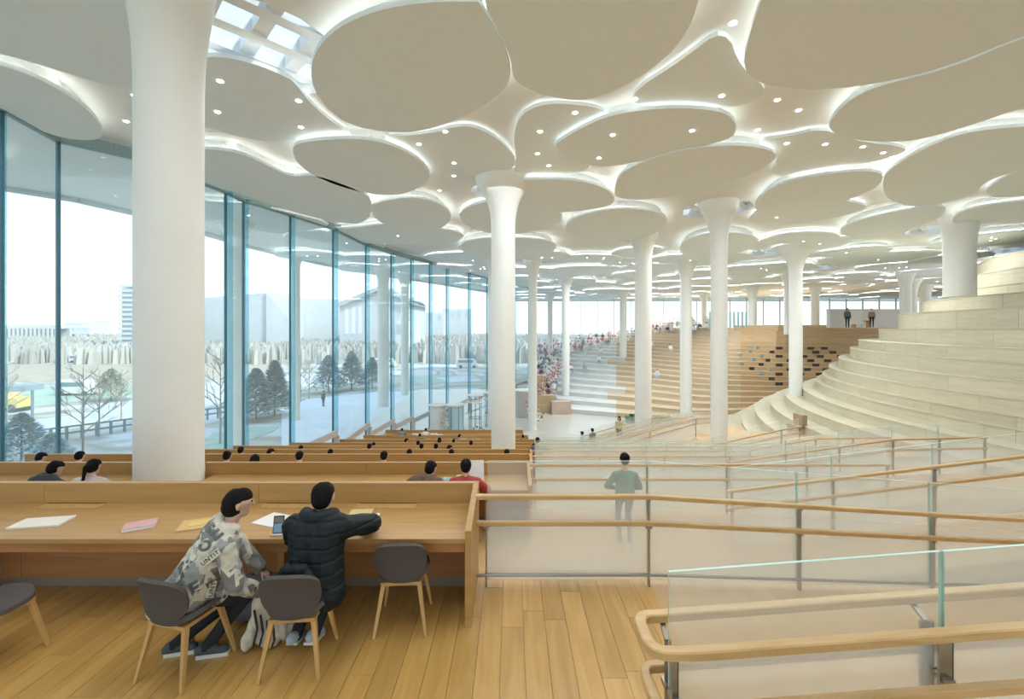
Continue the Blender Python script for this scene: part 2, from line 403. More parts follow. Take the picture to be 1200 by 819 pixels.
# ------------------------------------------------------------------ ceiling: slab, petals, coves, skylights
HS = 5.98
slab = [(-9, -12), (-22, -6), (-21.5, 18.6), (-20, 20.4), (-19.3, 23), (-19, 32), (-17.4, 41), (-14, 50), (-9, 60), (-4, 72), (-3, 95), (100, 95), (100, -12)]
HOLES = [(-5.5, 9.6, 1.75), (10.2, 22.3, 1.7), (20.5, 34.8, 2.0), (-.6, 19.3, 1.2), (26, 26.5, 1.9), (7.6, 29.6, 1.3), (3, 39.5, 1.3), (16.5, 39.5, 1.3), (30, 44, 2), (12, 52, 1.8), (38, 34, 1.6)]
def ringpts(cx, cy, r, n=20): return [(cx+r*math.cos(2*PI*k/n), cy+r*math.sin(2*PI*k/n)) for k in range(n)]
loops = [slab]+[ringpts(*h) for h in HOLES]
flatl = [p for l in loops for p in l]
tri = tessellate_polygon([[Vector((x, y, 0)) for x, y in l] for l in loops])
t = MB(); N_ = len(flatl); zb, zt = E+HS, E+HS+.7
t.v = [(x, y, zb) for x, y in flatl]+[(x, y, zt) for x, y in flatl]
fs = []
for a, b, c in tri:
    A = flatl[a]; B = flatl[b]; D = flatl[c]
    if (B[0]-A[0])*(D[1]-A[1])-(B[1]-A[1])*(D[0]-A[0]) > 0: a, c = c, a
    fs += [(a, b, c), (N_+c, N_+b, N_+a)]
off = 0
for l in loops:
    n = len(l)
    fs += [(off+i, off+(i+1) % n, N_+off+(i+1) % n, N_+off+i) for i in range(n)]; off += n
t.f = fs; t.m = [0]*len(fs)
ceiling = t.build('ceiling', PLASTER); ceiling['kind'] = 'structure'
SKYG = glass('skylight_glass', (.9, .95, 1), .12, (.8, .88, .95))
for (hx, hy, hr) in HOLES:
    m = MB(); z = E+HS+.45
    for k in (-1, 0, 1):
        u = k*.95*hr/1.75; L = math.sqrt(max(hr*hr-u*u, .05))
        for rot in (PI/4, -PI/4):
            z = E+HS+.45+(.03 if rot > 0 else -.03)
            ca, sa = math.cos(rot), math.sin(rot)
            m.beam((hx+u*ca-L*sa, hy+u*sa+L*ca, z), (hx+u*ca+L*sa, hy+u*sa-L*ca, z), .3, .3)
    m.build('skylight_lattice', PLASTER, ceiling)
    MB().prism(ringpts(hx, hy, hr+.1), E+HS+.72, E+HS+.75).build('skylight_glass', SKYG, ceiling)

def proj(pts, h): return [((x-600)/FPX*(FPX*h/(385-y)), FPX*h/(385-y)) for x, y in pts]
petals = []      # (loop, h)
BIG = [
 (5.60, [(363, 95), (368, 60), (395, 32), (440, 12), (500, 2), (561, 2), (562, 3), (580, 35), (597, 68), (599, 92), (585, 112), (560, 128), (530, 143), (490, 155), (450, 155), (410, 147), (380, 125)]),
 (5.60, [(563, -3), (582, 34), (599, 68), (601, 93), (620, 106), (650, 115), (688, 119), (740, 98), (790, 60), (812, 25), (822, -15), (800, -70), (700, -100), (600, -70)]),
 (5.62, [(870, 75), (880, 35), (890, 5), (905, -40), (1000, -90), (1200, -100), (1300, -60), (1300, 15), (1203, 39), (1110, 79), (1025, 99), (960, 106), (905, 102), (880, 92)]),
 (5.60, [(1026, 101), (1111, 81), (1205, 41), (1300, 18), (1330, 110), (1200, 125), (1150, 143), (1070, 167), (1000, 165), (975, 155), (970, 145), (990, 120)]),
 (5.60, [(-160, 30), (0, 62), (60, 80), (110, 96), (160, 108), (178, 60), (172, 10), (150, -40), (40, -110), (-160, -120)]),
 (5.55, [(-200, 50), (-80, 58), (0, 75), (45, 92), (85, 114), (110, 135), (123, 155), (112, 166), (60, 160), (0, 130), (-200, 90)]),
 (5.85, [(170, 84), (245, 63), (300, 75), (330, 88), (345, 95), (362, 120), (395, 148), (420, 160), (345, 164), (300, 166), (245, 150), (170, 130)]),
 (5.55, [(340, 172), (360, 165), (420, 162), (455, 168), (490, 185), (508, 207), (490, 222), (460, 230), (420, 225), (380, 212), (350, 195)]),
 (5.55, [(165, 178), (245, 174), (285, 180), (315, 195), (342, 208), (365, 204), (400, 215), (440, 232), (430, 262), (400, 262), (340, 248), (265, 222), (200, 200)]),
 (5.85, [(440, 160), (500, 158), (545, 145), (578, 158), (600, 178), (606, 195), (585, 202), (540, 208), (512, 207), (500, 190), (480, 175)]),
 (5.55, [(433, 245), (440, 237), (485, 230), (520, 240), (532, 255), (515, 270), (480, 275), (445, 262)]),
 (5.55, [(581, 225), (586, 214), (620, 210), (680, 211), (716, 223), (722, 238), (700, 245), (650, 250), (600, 246), (582, 235)]),
 (5.60, [(648, 172), (660, 162), (700, 140), (740, 130), (800, 126), (850, 131), (864, 145), (860, 162), (820, 172), (770, 185), (710, 197), (670, 190)]),
 (5.55, [(720, 222), (725, 205), (750, 190), (800, 175), (850, 170), (890, 172), (915, 182), (890, 200), (850, 215), (800, 228), (750, 235), (722, 232)]),
 (5.85, [(880, 165), (925, 160), (965, 150), (1000, 165), (1062, 172), (1060, 180), (1000, 195), (930, 207), (900, 205), (916, 184)]),
 (5.55, [(883, 243), (890, 230), (920, 212), (980, 202), (1030, 200), (1037, 210), (1020, 225), (970, 242), (920, 250), (890, 248)]),
 (5.60, [(1033, 215), (1040, 198), (1100, 165), (1155, 150), (1290, 145), (1290, 180), (1190, 200), (1150, 215), (1146, 228), (1080, 245), (1040, 235)]),
 (5.55, [(1152, 222), (1200, 195), (1290, 168), (1290, 222), (1200, 230), (1160, 232)]),
 (5.50, [(980, 272), (1000, 260), (1050, 248), (1100, 240), (1112, 245), (1090, 262), (1040, 276), (1000, 280)]),
 (5.55, [(1114, 256), (1130, 245), (1200, 234), (1290, 228), (1290, 250), (1180, 264), (1120, 264)]),
 (5.50, [(662, 264), (670, 256), (700, 247), (740, 244), (778, 250), (784, 262), (765, 275), (730, 285), (690, 282), (665, 274)]),
 (5.85, [(625, 120), (700, 124), (720, 140), (690, 165), (660, 168), (700, 200), (640, 206), (600, 208), (606, 190), (600, 150)][::1]),
 (5.85, [(740, 108), (800, 70), (850, 30), (868, 80), (905, 108), (860, 128), (800, 122), (745, 125)]),
 (5.50, [(536, 290), (545, 282), (580, 278), (640, 280), (655, 290), (640, 300), (590, 306), (550, 300)]),
 (5.50, [(795, 290), (805, 280), (840, 272), (880, 275), (893, 285), (870, 296), (830, 302), (800, 300)]),
]
for h, pts in BIG:
    h = 5.80 if h > 5.7 else h
    petals.append((smooth_loop(proj(pts, h), 2), h))
def inside(poly, x, y):
    c = False; n = len(poly)
    for i in range(n):
        x1, y1 = poly[i]; x2, y2 = poly[(i+1) % n]
        if (y1 > y) != (y2 > y) and x < (x2-x1)*(y-y1)/(y2-y1)+x1: c = not c
    return c
def cen(p): return (sum(a for a, _ in p)/len(p), sum(b for _, b in p)/len(p))
disc = []
for l, h in petals:
    c = cen(l); disc.append((c[0], c[1], math.sqrt(abs(area2(l))/PI)))
rnd = random.Random(11); tries = 0; npet = 0
while tries < 9000 and npet < 250:
    tries += 1
    y = rnd.uniform(-6, 84) if tries % 4 else rnd.uniform(20, 60); x = rnd.uniform(-20, 92)
    if x > 1.35*max(y, 3)+18 or (x < 1.2*y and y < 20 and x > -1.25*y): continue
    if not inside(slab, x-2.5, y) or not inside(slab, x+2, y+2): continue
    r = rnd.uniform(1.9, 3.9)
    if y < 8: r += .6
    if any(math.hypot(x-a, y-b) < (r+c)*.86 for a, b, c in disc): continue
    if any(math.hypot(x-a, y-b) < r*.75+c for a, b, c in HOLES): continue
    disc.append((x, y, r)); npet += 1
    ph = rnd.uniform(0, 6); el = rnd.uniform(.85, 1.2); k3 = rnd.uniform(.02, .07); k5 = rnd.uniform(.0, .05)
    lp = []
    for j in range(22):
        a = 2*PI*j/22; q = r*1.04*(1+k3*math.cos(3*a+ph)+k5*math.cos(5*a+2*ph))
        lp.append((x+q*el*math.cos(a), y+q/el*math.sin(a)))
    petals.append((lp, 5.50+rnd.random()*.28))
for pi, (l, h) in enumerate(petals):
    if area2(l) < 0: l = l[::-1]
    c = cen(l); l0 = [(a-c[0], b-c[1]) for a, b in l]; z = E+h
    po = MB().prism(l0, 0, .10).build('ceiling_panel', PETALM, ceiling, loc=(c[0], c[1], z))
    li = inset(inset(l0, .13), .13); n = len(li)
    MB().add([(a, b, zz) for zz in (.105, .155) for a, b in li], [(i, (i+1) % n, n+(i+1) % n, n+i) for i in range(n)]).build('cove_light', LED, po)
    core = inset(inset(l0, .15), .14)
    MB().prism(core, .10, HS-h+.02).build('panel_core', PLASTER, po)
    # downlights
    dl = 0
    if pi >= len(BIG) and c[1] < 42 and abs(c[0]) < 1.25*c[1]+4:
        for q in range(3 if pi % 2 else 1):
            dx = random.uniform(-1, 1); dy = random.uniform(-1, 1)
            if inside(l0, dx*1.3, dy*1.3):
                MB().lathe([(.055, -.012), (.055, .0)], n=10).build('downlight', LAMP, po, loc=(dx, dy, 0))
for px, py in [(68, 89), (158, 112), (148, 142), (258, 95), (350, 118), (255, 131), (353, 149), (273, 164), (522, 154), (491, 169), (532, 191), (532, 206), (515, 223),
               (674, 132), (633, 154), (630, 180), (643, 194), (744, 116), (788, 124), (718, 158), (702, 185), (859, 27), (846, 112), (911, 117), (936, 129), (888, 152), (922, 168), (967, 169), (1011, 172), (1035, 179), (983, 196), (811, 153), (1045, 184)]:
    h = None
    for l, hh in petals:
        q = proj([(px, py)], hh)[0]
        if inside(l, *q): h = hh if h is None else min(h, hh)
    h = HS if h is None else h
    q = proj([(px, py)], h)[0]
    MB().lathe([(.065, -.015), (.065, .0)], n=12).build('downlight', LAMP, ceiling, loc=(q[0], q[1], E+h))
rim = MB()
for a, b in zip(slab[:12], slab[1:12]):
    rim.beam((a[0], a[1], E+HS+.3), (b[0], b[1], E+HS+.3), .5, .9)
rim.build('roof_rim', RIM, ceiling)

# columns: px-derived spots turned into metres
def column(x, y, r, z0, top=HS, flare=1.7, label=''):
    H = E+5.62-z0; f = 1.7 if r > .3 else 1.0
    prof = [(r*1.06, 0), (r, .02), (r, H-f)]
    for i in range(1, 11):
        s = i/10; prof.append((r+(flare-1)*r*(s**2.4), H-f+f*s))
    prof.append((r*flare*1.08, E+HS-z0+.01))
    o = MB().lathe(prof, n=36).build('column', COLM, smooth=True, loc=(x, y, z0))
    return tag(o, label, None, None, 'structure')
COLS = [(-5.95, 7.72, .5, -.81, 'thick white column rising from the desk row'), (-.34, 17.3, .47, -3.2, 'white column among the far desk rows'),
        (-1.5, 34, .33, -5.9, 'slender white column behind the desks'), (1.75, 37.5, .36, -5.9, 'slim column beside the flower display'),
        (6.15, 50.8, .44, -5.2, 'column at the foot of the far hill'), (6.3, 73, .4, -3, 'thin column near the far windows'),
        (16.3, 65, .5, -3.4, 'far column above the crowd'), (8.1, 27.4, .5, -3.75, 'white column beside the central ramps'),
        (14.7, 37.5, .47, -5.9, 'white column before the far steps'), (9.8, 21, .37, -2.8, 'white column with flared top by ramps'),
        (21.1, 33, .44, -2.4, 'column with trumpet head before the shelf wall'), (23.9, 23.7, .66, 4.3, 'short thick column on top of right hill'),
        (32, 59, .5, 2.6, 'column'), (28.6, 46, .36, 2.0, 'column'), (41, 60, .5, 2.6, 'column'), (40.8, 46, .5, 2.4, 'column'), (47, 52, .4, 2.4, 'column'), (54, 58, .6, 2.6, 'column'), (31.6, 73, .42, 2.6, 'column'),
        (12, -3, .5, 0, 'column'), (-14.6, 23.5, .42, -4.5, 'outdoor column'), (-11.9, 41, .5, -4.6, 'outdoor column'), (-16.8, 34.5, .3, -4.5, 'outdoor column'), (-11.6, 48, .4, -4.6, 'outdoor column')]
for (x, y, r, z0, lb) in COLS:
    column(x, y, r, z0, flare=1.25 if y in (7.72, 23.7) else 2.2 if r < .5 else 1.7, label=lb)

# ------------------------------------------------------------------ glass facade
TR = []
nwin = 0
def zfloor(y):
    for k in range(9):
        if y < TY[k+1]: return TZ[k]
    return TZ[9]
for i, (a, b) in enumerate(zip(FAC, FAC[1:])):
    nwin += 1
    wdw = empty('window_%d' % nwin, kind='structure')
    A = Vector((*a, 0)); B = Vector((*b, 0)); d = (B-A).normalized(); nrm = Vector((d.y, -d.x, 0))
    z0 = min(zfloor(A.y), zfloor(B.y))-.2; z1 = E+HS-.35
    m = MB(); w = .02
    m.hexa([A-nrm*w+Vector((0, 0, z0)), B-nrm*w+Vector((0, 0, z0)), B+nrm*w+Vector((0, 0, z0)), A+nrm*w+Vector((0, 0, z0)),
            A-nrm*w+Vector((0, 0, z1)), B-nrm*w+Vector((0, 0, z1)), B+nrm*w+Vector((0, 0, z1)), A+nrm*w+Vector((0, 0, z1))])
    m.build('pane', WGLASS, wdw)
    fd = .30 if A.y > 15 else .10
    m = MB(); m.beam(A+Vector((0, 0, (z0+z1)/2))+nrm*0, A+nrm*fd+Vector((0, 0, (z0+z1)/2)), .035, z1-z0); m.build('glass_fin', FINM, wdw)
    MB().beam(A+Vector((0, 0, z0)), A+Vector((0, 0, z1)), .07, .09).build('mullion', flat((.05, .16, .22), 'mullion_teal', .4), wdw)
    MB().beam(A+Vector((0, 0, z1+.08)), B+Vector((0, 0, z1+.08)), .2, .34).build('head_rail', flat((.20, .30, .31), 'head_rail', .5), wdw)
    MB().beam(A+Vector((0, 0, z0+.1)), B+Vector((0, 0, z0+.1)), .15, .2).build('base_rail', ALU, wdw)
    if A.y > 20:
        zt = zfloor((A.y+B.y)/2)+1.15; q = nrm*.25
        MB().beam(A+q+Vector((0, 0, zt)), B+q+Vector((0, 0, zt+.25)), .12, .34).build('transom', ALU, wdw)
        MB().beam(B+q+Vector((0, 0, z0)), B+q+Vector((0, 0, zt+.1)), .3, .12).build('post', ALU, wdw)
# far facade
x = 2.2; nwin += 1
wdw = empty('window_%d' % nwin, kind='structure')
FP = [(2.2, 60), (3.6, 83)]+[(3.6+3.1*k, 83) for k in range(1, 31)]+[(98, 60), (98, 30), (98, 0)]
for i, (a, b) in enumerate(zip(FP, FP[1:])):
    A = Vector((*a, 0)); B = Vector((*b, 0)); d = (B-A).normalized(); nrm = Vector((d.y, -d.x, 0))*.02; z0 = -6.5; z1 = E+HS-.3
    z = lambda v: Vector((0, 0, v))
    MB().hexa([A-nrm+z(z0), B-nrm+z(z0), B+nrm+z(z0), A+nrm+z(z0), A-nrm+z(z1), B-nrm+z(z1), B+nrm+z(z1), A+nrm+z(z1)]).build('pane', WGLASS, wdw)
    MB().beam(A+z(z0), A+z(z1), .08, .3).build('mullion', ALU, wdw)
# back facade behind the camera
nwin += 1; wdw = empty('window_%d' % nwin, kind='structure')
for k in range(10):
    MB().box(-9+k*4, -5+k*4, -9.1, -9.06, 0, E+HS).build('pane', WGLASS, wdw)
    MB().box(-9.05+k*4, -8.95+k*4, -9.2, -9, 0, E+HS).build('mullion', ALU, wdw)
MB().box(31, 31.3, -12, 1, -1, E+HS).build('wall_right', PLASTER)['kind'] = 'structure'
# ------------------------------------------------------------------ reading desks
def desk(k):
    yb = BACK[k]; yf = yb-.8; z = TZ[k]
    xl = facx(yf)+(.35 if k > 1 else .4)
    if k == 0: xl = -9.5
    xr = [-.41, .27, .45, .6, .8, 1.15, 1.25, 1.0, .75][k]
    where = ['nearest oak reading desk, the one the two seated men use', 'second oak reading desk back, with a man in red at its right end', 'third oak reading desk back from the front',
             'fourth long oak desk, just in front of the white column', 'fifth oak desk, directly behind the white column', 'sixth long oak desk in the stepped rows', 'seventh long oak desk in the stepped rows',
             'eighth long oak desk, near the round kiosks', 'farthest long oak desk, at the foot of the round kiosks'][k]
    d = empty('reading_desk', (0, 0, z), 0, where, 'desk', 'rows of long oak reading desks')
    step = 2.42 if k < 4 else 5.0
    tg = {1: (-6.47, -5.43), 4: (-.82, .14)}.get(k); bg2 = {1: (-6.3, -5.6)}.get(k)
    def runs(gp_):
        return [(xl, xr)] if not gp_ else [(xl, gp_[0]), (gp_[1], xr)]
    def cut(a, b):
        n = max(1, round((b-a)/step)); return [(a+(b-a)*q/n, a+(b-a)*(q+1)/n) for q in range(n)]
    for a, b in runs(tg):
        for x0, x1 in cut(a, b):
            MB().box(x0+.002, x1-.002, yf, yb-.001, .712, .75).build('tabletop', DESKW, d)
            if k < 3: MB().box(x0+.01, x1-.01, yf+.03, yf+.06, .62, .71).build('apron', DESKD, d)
    for a, b in runs(bg2):
        for x0, x1 in cut(a, b):
            MB().box(x0+.002, x1-.002, yb, yb+.045, .05, .94).build('back_panel', DESKW, d)
        MB().box(a, b, yb-.002, yb+.06, .94, .965).build('top_cap', DESKW, d)
    for a, b in runs(tg):
        if k < 3:
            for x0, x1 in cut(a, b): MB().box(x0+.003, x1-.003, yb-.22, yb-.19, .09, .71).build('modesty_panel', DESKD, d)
            MB().box(a, b, yb-.215, yb-.18, 0, .09).build('kick_board', KICK, d)
    e = MB(); x0, x1 = xr, xr+.055
    e.hexa([(x0, yf-.04, 0), (x1, yf-.04, 0), (x1, yb+.06, 0), (x0, yb+.06, 0), (x0, yf-.04, .84), (x1, yf-.04, .84), (x1, yb+.06, .968), (x0, yb+.06, .968)])
    e.build('end_panel', DESKW, d)
    if k == 0:
        for xx in (-2.06, -5.2): MB().box(xx-.03, xx+.03, yf+.05, yb-.2, 0, .71).build('support_panel', DESKW, d)
        for xx in (-1.62, -2.6, -4.9):
            f = MB().box(xx, xx+.62, yb-.135, yb-.02, .7505, .7545).build('cable_flap', LEGW, d)
            MB().box(xx+.01, xx+.61, yb-.018, yb-.006, .7505, .756).build('flap_gap', DARKN, d)
    return d
for k in range(9): desk(k)

# ------------------------------------------------------------------ chairs
def shell(fn, nu, nv, th, name, parent, mat):
    """thin curved shell from fn(u,v)->point, u,v in -1..1 with rounded outline"""
    pts = []
    for j in range(nv):
        for i in range(nu):
            u = -1+2*i/(nu-1); v = -1+2*j/(nv-1)
            # squircle mapping
            a = u*math.sqrt(1-.42*v*v*abs(v)); b = v*math.sqrt(1-.36*u*u*abs(u))
            pts.append(Vector(fn(a, b)))
    fs = [(j*nu+i, j*nu+i+1, (j+1)*nu+i+1, (j+1)*nu+i) for j in range(nv-1) for i in range(nu-1)]
    nrm = [Vector() for _ in pts]
    for f in fs:
        nn = (pts[f[1]]-pts[f[0]]).cross(pts[f[3]]-pts[f[0]])
        for q in f: nrm[q] += nn
    N = len(pts); vs = []
    for s in (1, -1): vs += [p+nrm[i].normalized()*th/2*s for i, p in enumerate(pts)]
    ff = [f for f in fs]+[tuple(N+q for q in f[::-1]) for f in fs]
    loop = [i for i in range(nu)]+[j*nu+nu-1 for j in range(1, nv)]+[(nv-1)*nu+i for i in range(nu-2, -1, -1)]+[j*nu for j in range(nv-2, 0, -1)]
    for a, b in zip(loop, loop[1:]+loop[:1]): ff.append((b, a, N+a, N+b))
    return MB().add(vs, ff).build(name, mat, parent, smooth=True)
def make_chair():
    c = empty('chair')
    def seat(u, v):
        x = u*.215*(1-.06*(v > 0)*v); y = v*.215+.01
        return (x, y, .455+.05*abs(u)**3*(.3+.7*(v < .6))+.012*v+.02*max(0, -v)**2)
    def back(u, v):
        w = .215+.01*v
        x = u*w; zz = .645+v*.165
        return (x, -.205-.05*(v+1)/2+.055*abs(u)**2.4-.03*max(0, v)**2, zz)
    shell(seat, 11, 11, .035, 'seat', c, GREY)
    b = shell(back, 13, 11, .03, 'backrest', c, GREY)
    MB().box(-.17, .17, -.17, .17, .405, .432).build('seat_frame', LEGW, c)
    for sx in (-1, 1):
        for sy in (-1, 1):
            MB().beam((sx*.15, sy*.14, .42), (sx*.215, sy*.225, .0), .036, .036, w2=.022, h2=.022).build('leg', LEGW, c)
    return c
chair0 = make_chair(); used = [False]
def place_chair(x, y, z, rz, label, group):
    c = chair0 if not used[0] else copy_tree(chair0); used[0] = True
    c.location = (x, y, z); c.rotation_euler = (0, 0, rz)
    return tag(c, label, 'chair', group)
CG = 'grey shell chairs at the nearest desk'
place_chair(-2.5, 3.42, 0, math.radians(-14), 'grey shell chair under the man in the letter-print hoodie', CG)
place_chair(-1.66, 3.48, 0, math.radians(5), 'grey shell chair with a black backpack, behind the man in black', CG)
place_chair(-.96, 3.96, 0, math.radians(4), 'empty grey shell chair pushed under the desk end', CG)
place_chair(-4.03, 3.43, 0, math.radians(-90), 'grey chair turned sideways at the left frame edge', CG)

# ------------------------------------------------------------------ people
def cap_(mb, p0, p1, r0, r1, n=10):
    p0 = Vector(p0); p1 = Vector(p1); d = p1-p0; L = d.length
    if L < 1e-5: d = Vector((0, 0, 1)); L = 1e-5; p1 = p0+d*L
    d = d.normalized(); a = Vector((0, 0, 1)) if abs(d.z) < .9 else Vector((0, 1, 0))
    u = d.cross(a).normalized(); v = u.cross(d); rings = []
    for k in range(1, 4): t = -PI/2+PI/2*k/4; rings.append((p0+d*r0*math.sin(t), r0*math.cos(t)))
    rings.append((p0, r0)); rings.append((p1, r1))
    for k in range(1, 4): t = PI/2*k/4; rings.append((p1+d*r1*math.sin(t), r1*math.cos(t)))
    vs = [p0-d*r0]
    for c, r in rings: vs += [c+(u*math.cos(2*PI*i/n)+v*math.sin(2*PI*i/n))*r for i in range(n)]
    vs.append(p1+d*r1); m = len(rings)
    fs = [(0, 1+(i+1) % n, 1+i) for i in range(n)]
    fs += [(1+k*n+i, 1+k*n+(i+1) % n, 1+(k+1)*n+(i+1) % n, 1+(k+1)*n+i) for k in range(m-1) for i in range(n)]
    e = 1+m*n; fs += [(e, 1+(m-1)*n+i, 1+(m-1)*n+(i+1) % n) for i in range(n)]
    mb.add(vs, fs)
def fuse(prims, voxel, name, mats, parent=None, fold=None, smooth_it=3, jitter=0):
    """closed tapered limbs fused into one continuous skin; each face takes the material of its nearest limb"""
    mb = MB()
    for (tg, p0, p1, r0, r1) in prims: cap_(mb, p0, p1, r0, r1)
    me = bpy.data.meshes.new(name); me.from_pydata(mb.v, [], mb.f); o = bpy.data.objects.new(name, me); C.objects.link(o)
    rm = o.modifiers.new('r', 'REMESH'); rm.mode = 'VOXEL'; rm.voxel_size = voxel
    sm = o.modifiers.new('s', 'SMOOTH'); sm.iterations = smooth_it; sm.factor = .5
    dg = bpy.context.evaluated_depsgraph_get(); me2 = bpy.data.meshes.new_from_object(o.evaluated_get(dg)); me2.name = name
    o.modifiers.clear(); o.data = me2; bpy.data.meshes.remove(me)
    nV = len(me2.vertices); co_ = np.empty(nV*3); me2.vertices.foreach_get('co', co_); co_ = co_.reshape(-1, 3)
    def near(P):
        best = np.full(len(P), 1e9); idx = np.zeros(len(P), int)
        for tg, p0, p1, r0, r1 in prims:
            a = np.array(p0, float); b = np.array(p1, float); d = b-a; L = max(d@d, 1e-9)
            t = np.clip((P-a)@d/L, 0, 1); ds = np.linalg.norm(P-(a+t[:, None]*d), axis=1)-(r0+(r1-r0)*t)
            q = ds < best; best[q] = ds[q]; idx[q] = tg
        return idx
    if fold or jitter:
        nn = np.empty(nV*3); me2.vertices.foreach_get('normal', nn); nn = nn.reshape(-1, 3); vi = near(co_)
        off = np.zeros(nV)
        if fold: off += np.where(np.isin(vi, fold[0]), fold[1](co_), 0)
        if jitter: off += np.random.uniform(-jitter, jitter, nV)
        co_ = co_+nn*off[:, None]; me2.vertices.foreach_set('co', co_.ravel())
    for m in mats: me2.materials.append(m)
    if len(mats) > 1:
        nP = len(me2.polygons); pc = np.empty(nP*3); me2.polygons.foreach_get('center', pc)
        me2.polygons.foreach_set('material_index', near(pc.reshape(-1, 3)).astype('i'))
    me2.polygons.foreach_set('use_smooth', [True]*len(me2.polygons)); me2.update()
    if parent is not None: o.parent = parent
    return o
def ik(a, c, l1, l2, hint):
    a = Vector(a); c = Vector(c); d = c-a; L = min(d.length, (l1+l2)*.995); dn = d.normalized()
    x = (l1*l1-l2*l2+L*L)/(2*L); h = math.sqrt(max(l1*l1-x*x, 0)); hp = Vector(hint); hp = (hp-dn*hp.dot(dn))
    hp = hp.normalized() if hp.length > 1e-6 else Vector((0, 0, 1))
    return a+dn*x+hp*h, a+dn*L
SK, TP, PT, SH, HR = 0, 1, 2, 3, 4
def fingers(P, wrist, direc, palm_n, side, curl=.5, s=1.0):
    """palm and five separate fingers; side=+1 puts the thumb towards direc x palm_n"""
    d = Vector(direc).normalized(); nz = Vector(palm_n); nz = (nz-d*nz.dot(d)).normalized(); sd = d.cross(nz)*side
    w = Vector(wrist)
    for q in (-.024, 0, .024): P.append((SK, w+sd*q*.6*s, w+d*.075*s+sd*q*s, .017*s, .015*s))
    for i, (q, L) in enumerate(((.033, .062), (.011, .070), (-.011, .066), (-.032, .052))):
        b = w+d*.08*s+sd*q*s; p = b; ang = .15
        for sgm, rr in ((.45, .0088), (.32, .008), (.23, .0072)):
            ang += curl*.6; dd = (d*math.cos(ang)-nz*math.sin(ang)).normalized()
            e = p+dd*L*sgm*s; P.append((SK, p, e, rr*s, rr*.93*s)); p = e
    t0 = w+sd*.028*s+d*.02*s; t1 = t0+(sd*.8+d*.7-nz*.3).normalized()*.038*s; t2 = t1+(sd*.3+d*.95-nz*.35).normalized()*.032*s
    P.append((SK, t0, t1, .013*s, .0105*s)); P.append((SK, t1, t2, .010*s, .0085*s))
def body(hip, chest, head, fwd, hands, feet, hfwd=None, s=1.0, puff=0.0, detail=False, elbow=((-1, -.4, -.3), (1, -.4, -.3)), hair=True, hood=False, sleeve=True, toe=None, heel_up=0, curl=.5, knee=None, palm=None):
    """hip, chest (between shoulders), head centre; hands/feet = (left, right) targets; returns list of limbs"""
    P = []; f = Vector(fwd).normalized(); up = (Vector(chest)-Vector(hip)).normalized(); sd = f.cross(up).normalized()   # sd points to the figure's right
    hip = Vector(hip); chest = Vector(chest); head = Vector(head); hf = Vector(hfwd).normalized() if hfwd is not None else f
    sh = .175*s+puff*.5
    mid = hip.lerp(chest, .5)
    fu = sd.cross(up)*-1
    for q in (-1, 1):
        P.append((PT, hip+sd*q*.075*s, hip+sd*q*.09*s+f*.04*s, .115*s, .11*s))
        P.append((TP, hip+sd*q*.07*s+up*.03*s, mid+sd*q*.055*s, (.115+puff)*s, (.105+puff)*s))
        P.append((TP, mid+sd*q*.055*s, chest+sd*q*.07*s-up*.07*s, (.105+puff)*s, (.105+puff)*s))
        P.append((TP, chest-up*.0*s+sd*q*.03*s, chest+sd*q*sh-up*.035*s, (.06+puff*.5)*s, (.062+puff*.6)*s))
    nb = chest+(head-chest)*.15
    P.append((SK, chest+(head-chest)*.1, head-hf*.015*s-Vector((0, 0, .06*s)), .055*s, .052*s))
    hu = (head-chest).normalized()*.5+Vector((0, 0, .5)); hu.normalize()
    hs_ = hf.cross(hu).normalized()
    P.append((SK, head+hu*.025*s-hf*.018*s, head+hu*.02*s+hf*.012*s, .088*s, .083*s))
    P.append((SK, head-hu*.01*s+hf*.02*s, head-hu*.07*s+hf*.045*s, .073*s, .045*s))
    if detail:
        P.append((SK, head+hf*.092*s+hu*.005*s, head+hf*.108*s-hu*.022*s, .010*s, .014*s))
        for q in (-1, 1):
            P.append((SK, head+hs_*q*.083*s+hu*.012*s-hf*.01*s, head+hs_*q*.085*s-hu*.022*s-hf*.004*s, .016*s, .011*s))
        P.append((SK, head+hf*.085*s-hu*.052*s-hs_*.018*s, head+hf*.085*s-hu*.052*s+hs_*.018*s, .009*s, .009*s))
    if hood:
        for k in range(7):
            a0 = -1.2+k*.4-PI/2*0; 
            a = PI*(k/6)+0; b_ = PI*((k+1)/6)
            c0 = chest+up*.06*s+(sd*math.cos(a)*.11-f*math.sin(a)*.09)*s; c1 = chest+up*.06*s+(sd*math.cos(min(b_, PI))*.11-f*math.sin(min(b_, PI))*.09)*s
            if k < 6: P.append((TP, c0, c1, .058*s, .058*s))
        P.append((TP, chest-f*.10*s-up*.02*s-sd*.05*s, chest-f*.10*s-up*.02*s+sd*.05*s, .06*s, .06*s))
        P.append((TP, chest-f*.12*s-up*.10*s, chest-f*.11*s-up*.13*s, .05*s, .04*s))
    for q, h, eh in ((-1, hands[0], elbow[0]), (1, hands[1], elbow[1])):
        so = chest+sd*q*sh-up*.04*s
        hv = sd*eh[0]+f*eh[1]+Vector((0, 0, 1))*eh[2]
        el, wr = ik(so, h, .29*s, .25*s, hv)
        P.append((TP, so, el, (.058+puff*.6)*s, (.048+puff*.6)*s)); P.append((TP, el, so.lerp(wr, 0)+wr-so-(wr-el)*.12, (.048+puff*.6)*s, (.040+puff*.5)*s))
        P.append((SK, wr-(wr-el)*.15, wr, .028*s, .026*s))
        d = (wr-el).normalized()
        pn = Vector((0, 0, 1)) if palm is None else Vector(palm)
        if detail: fingers(P, wr, d, pn, -q, curl, s)
        else: P.append((SK, wr, wr+d*.09*s, .034*s, .025*s))
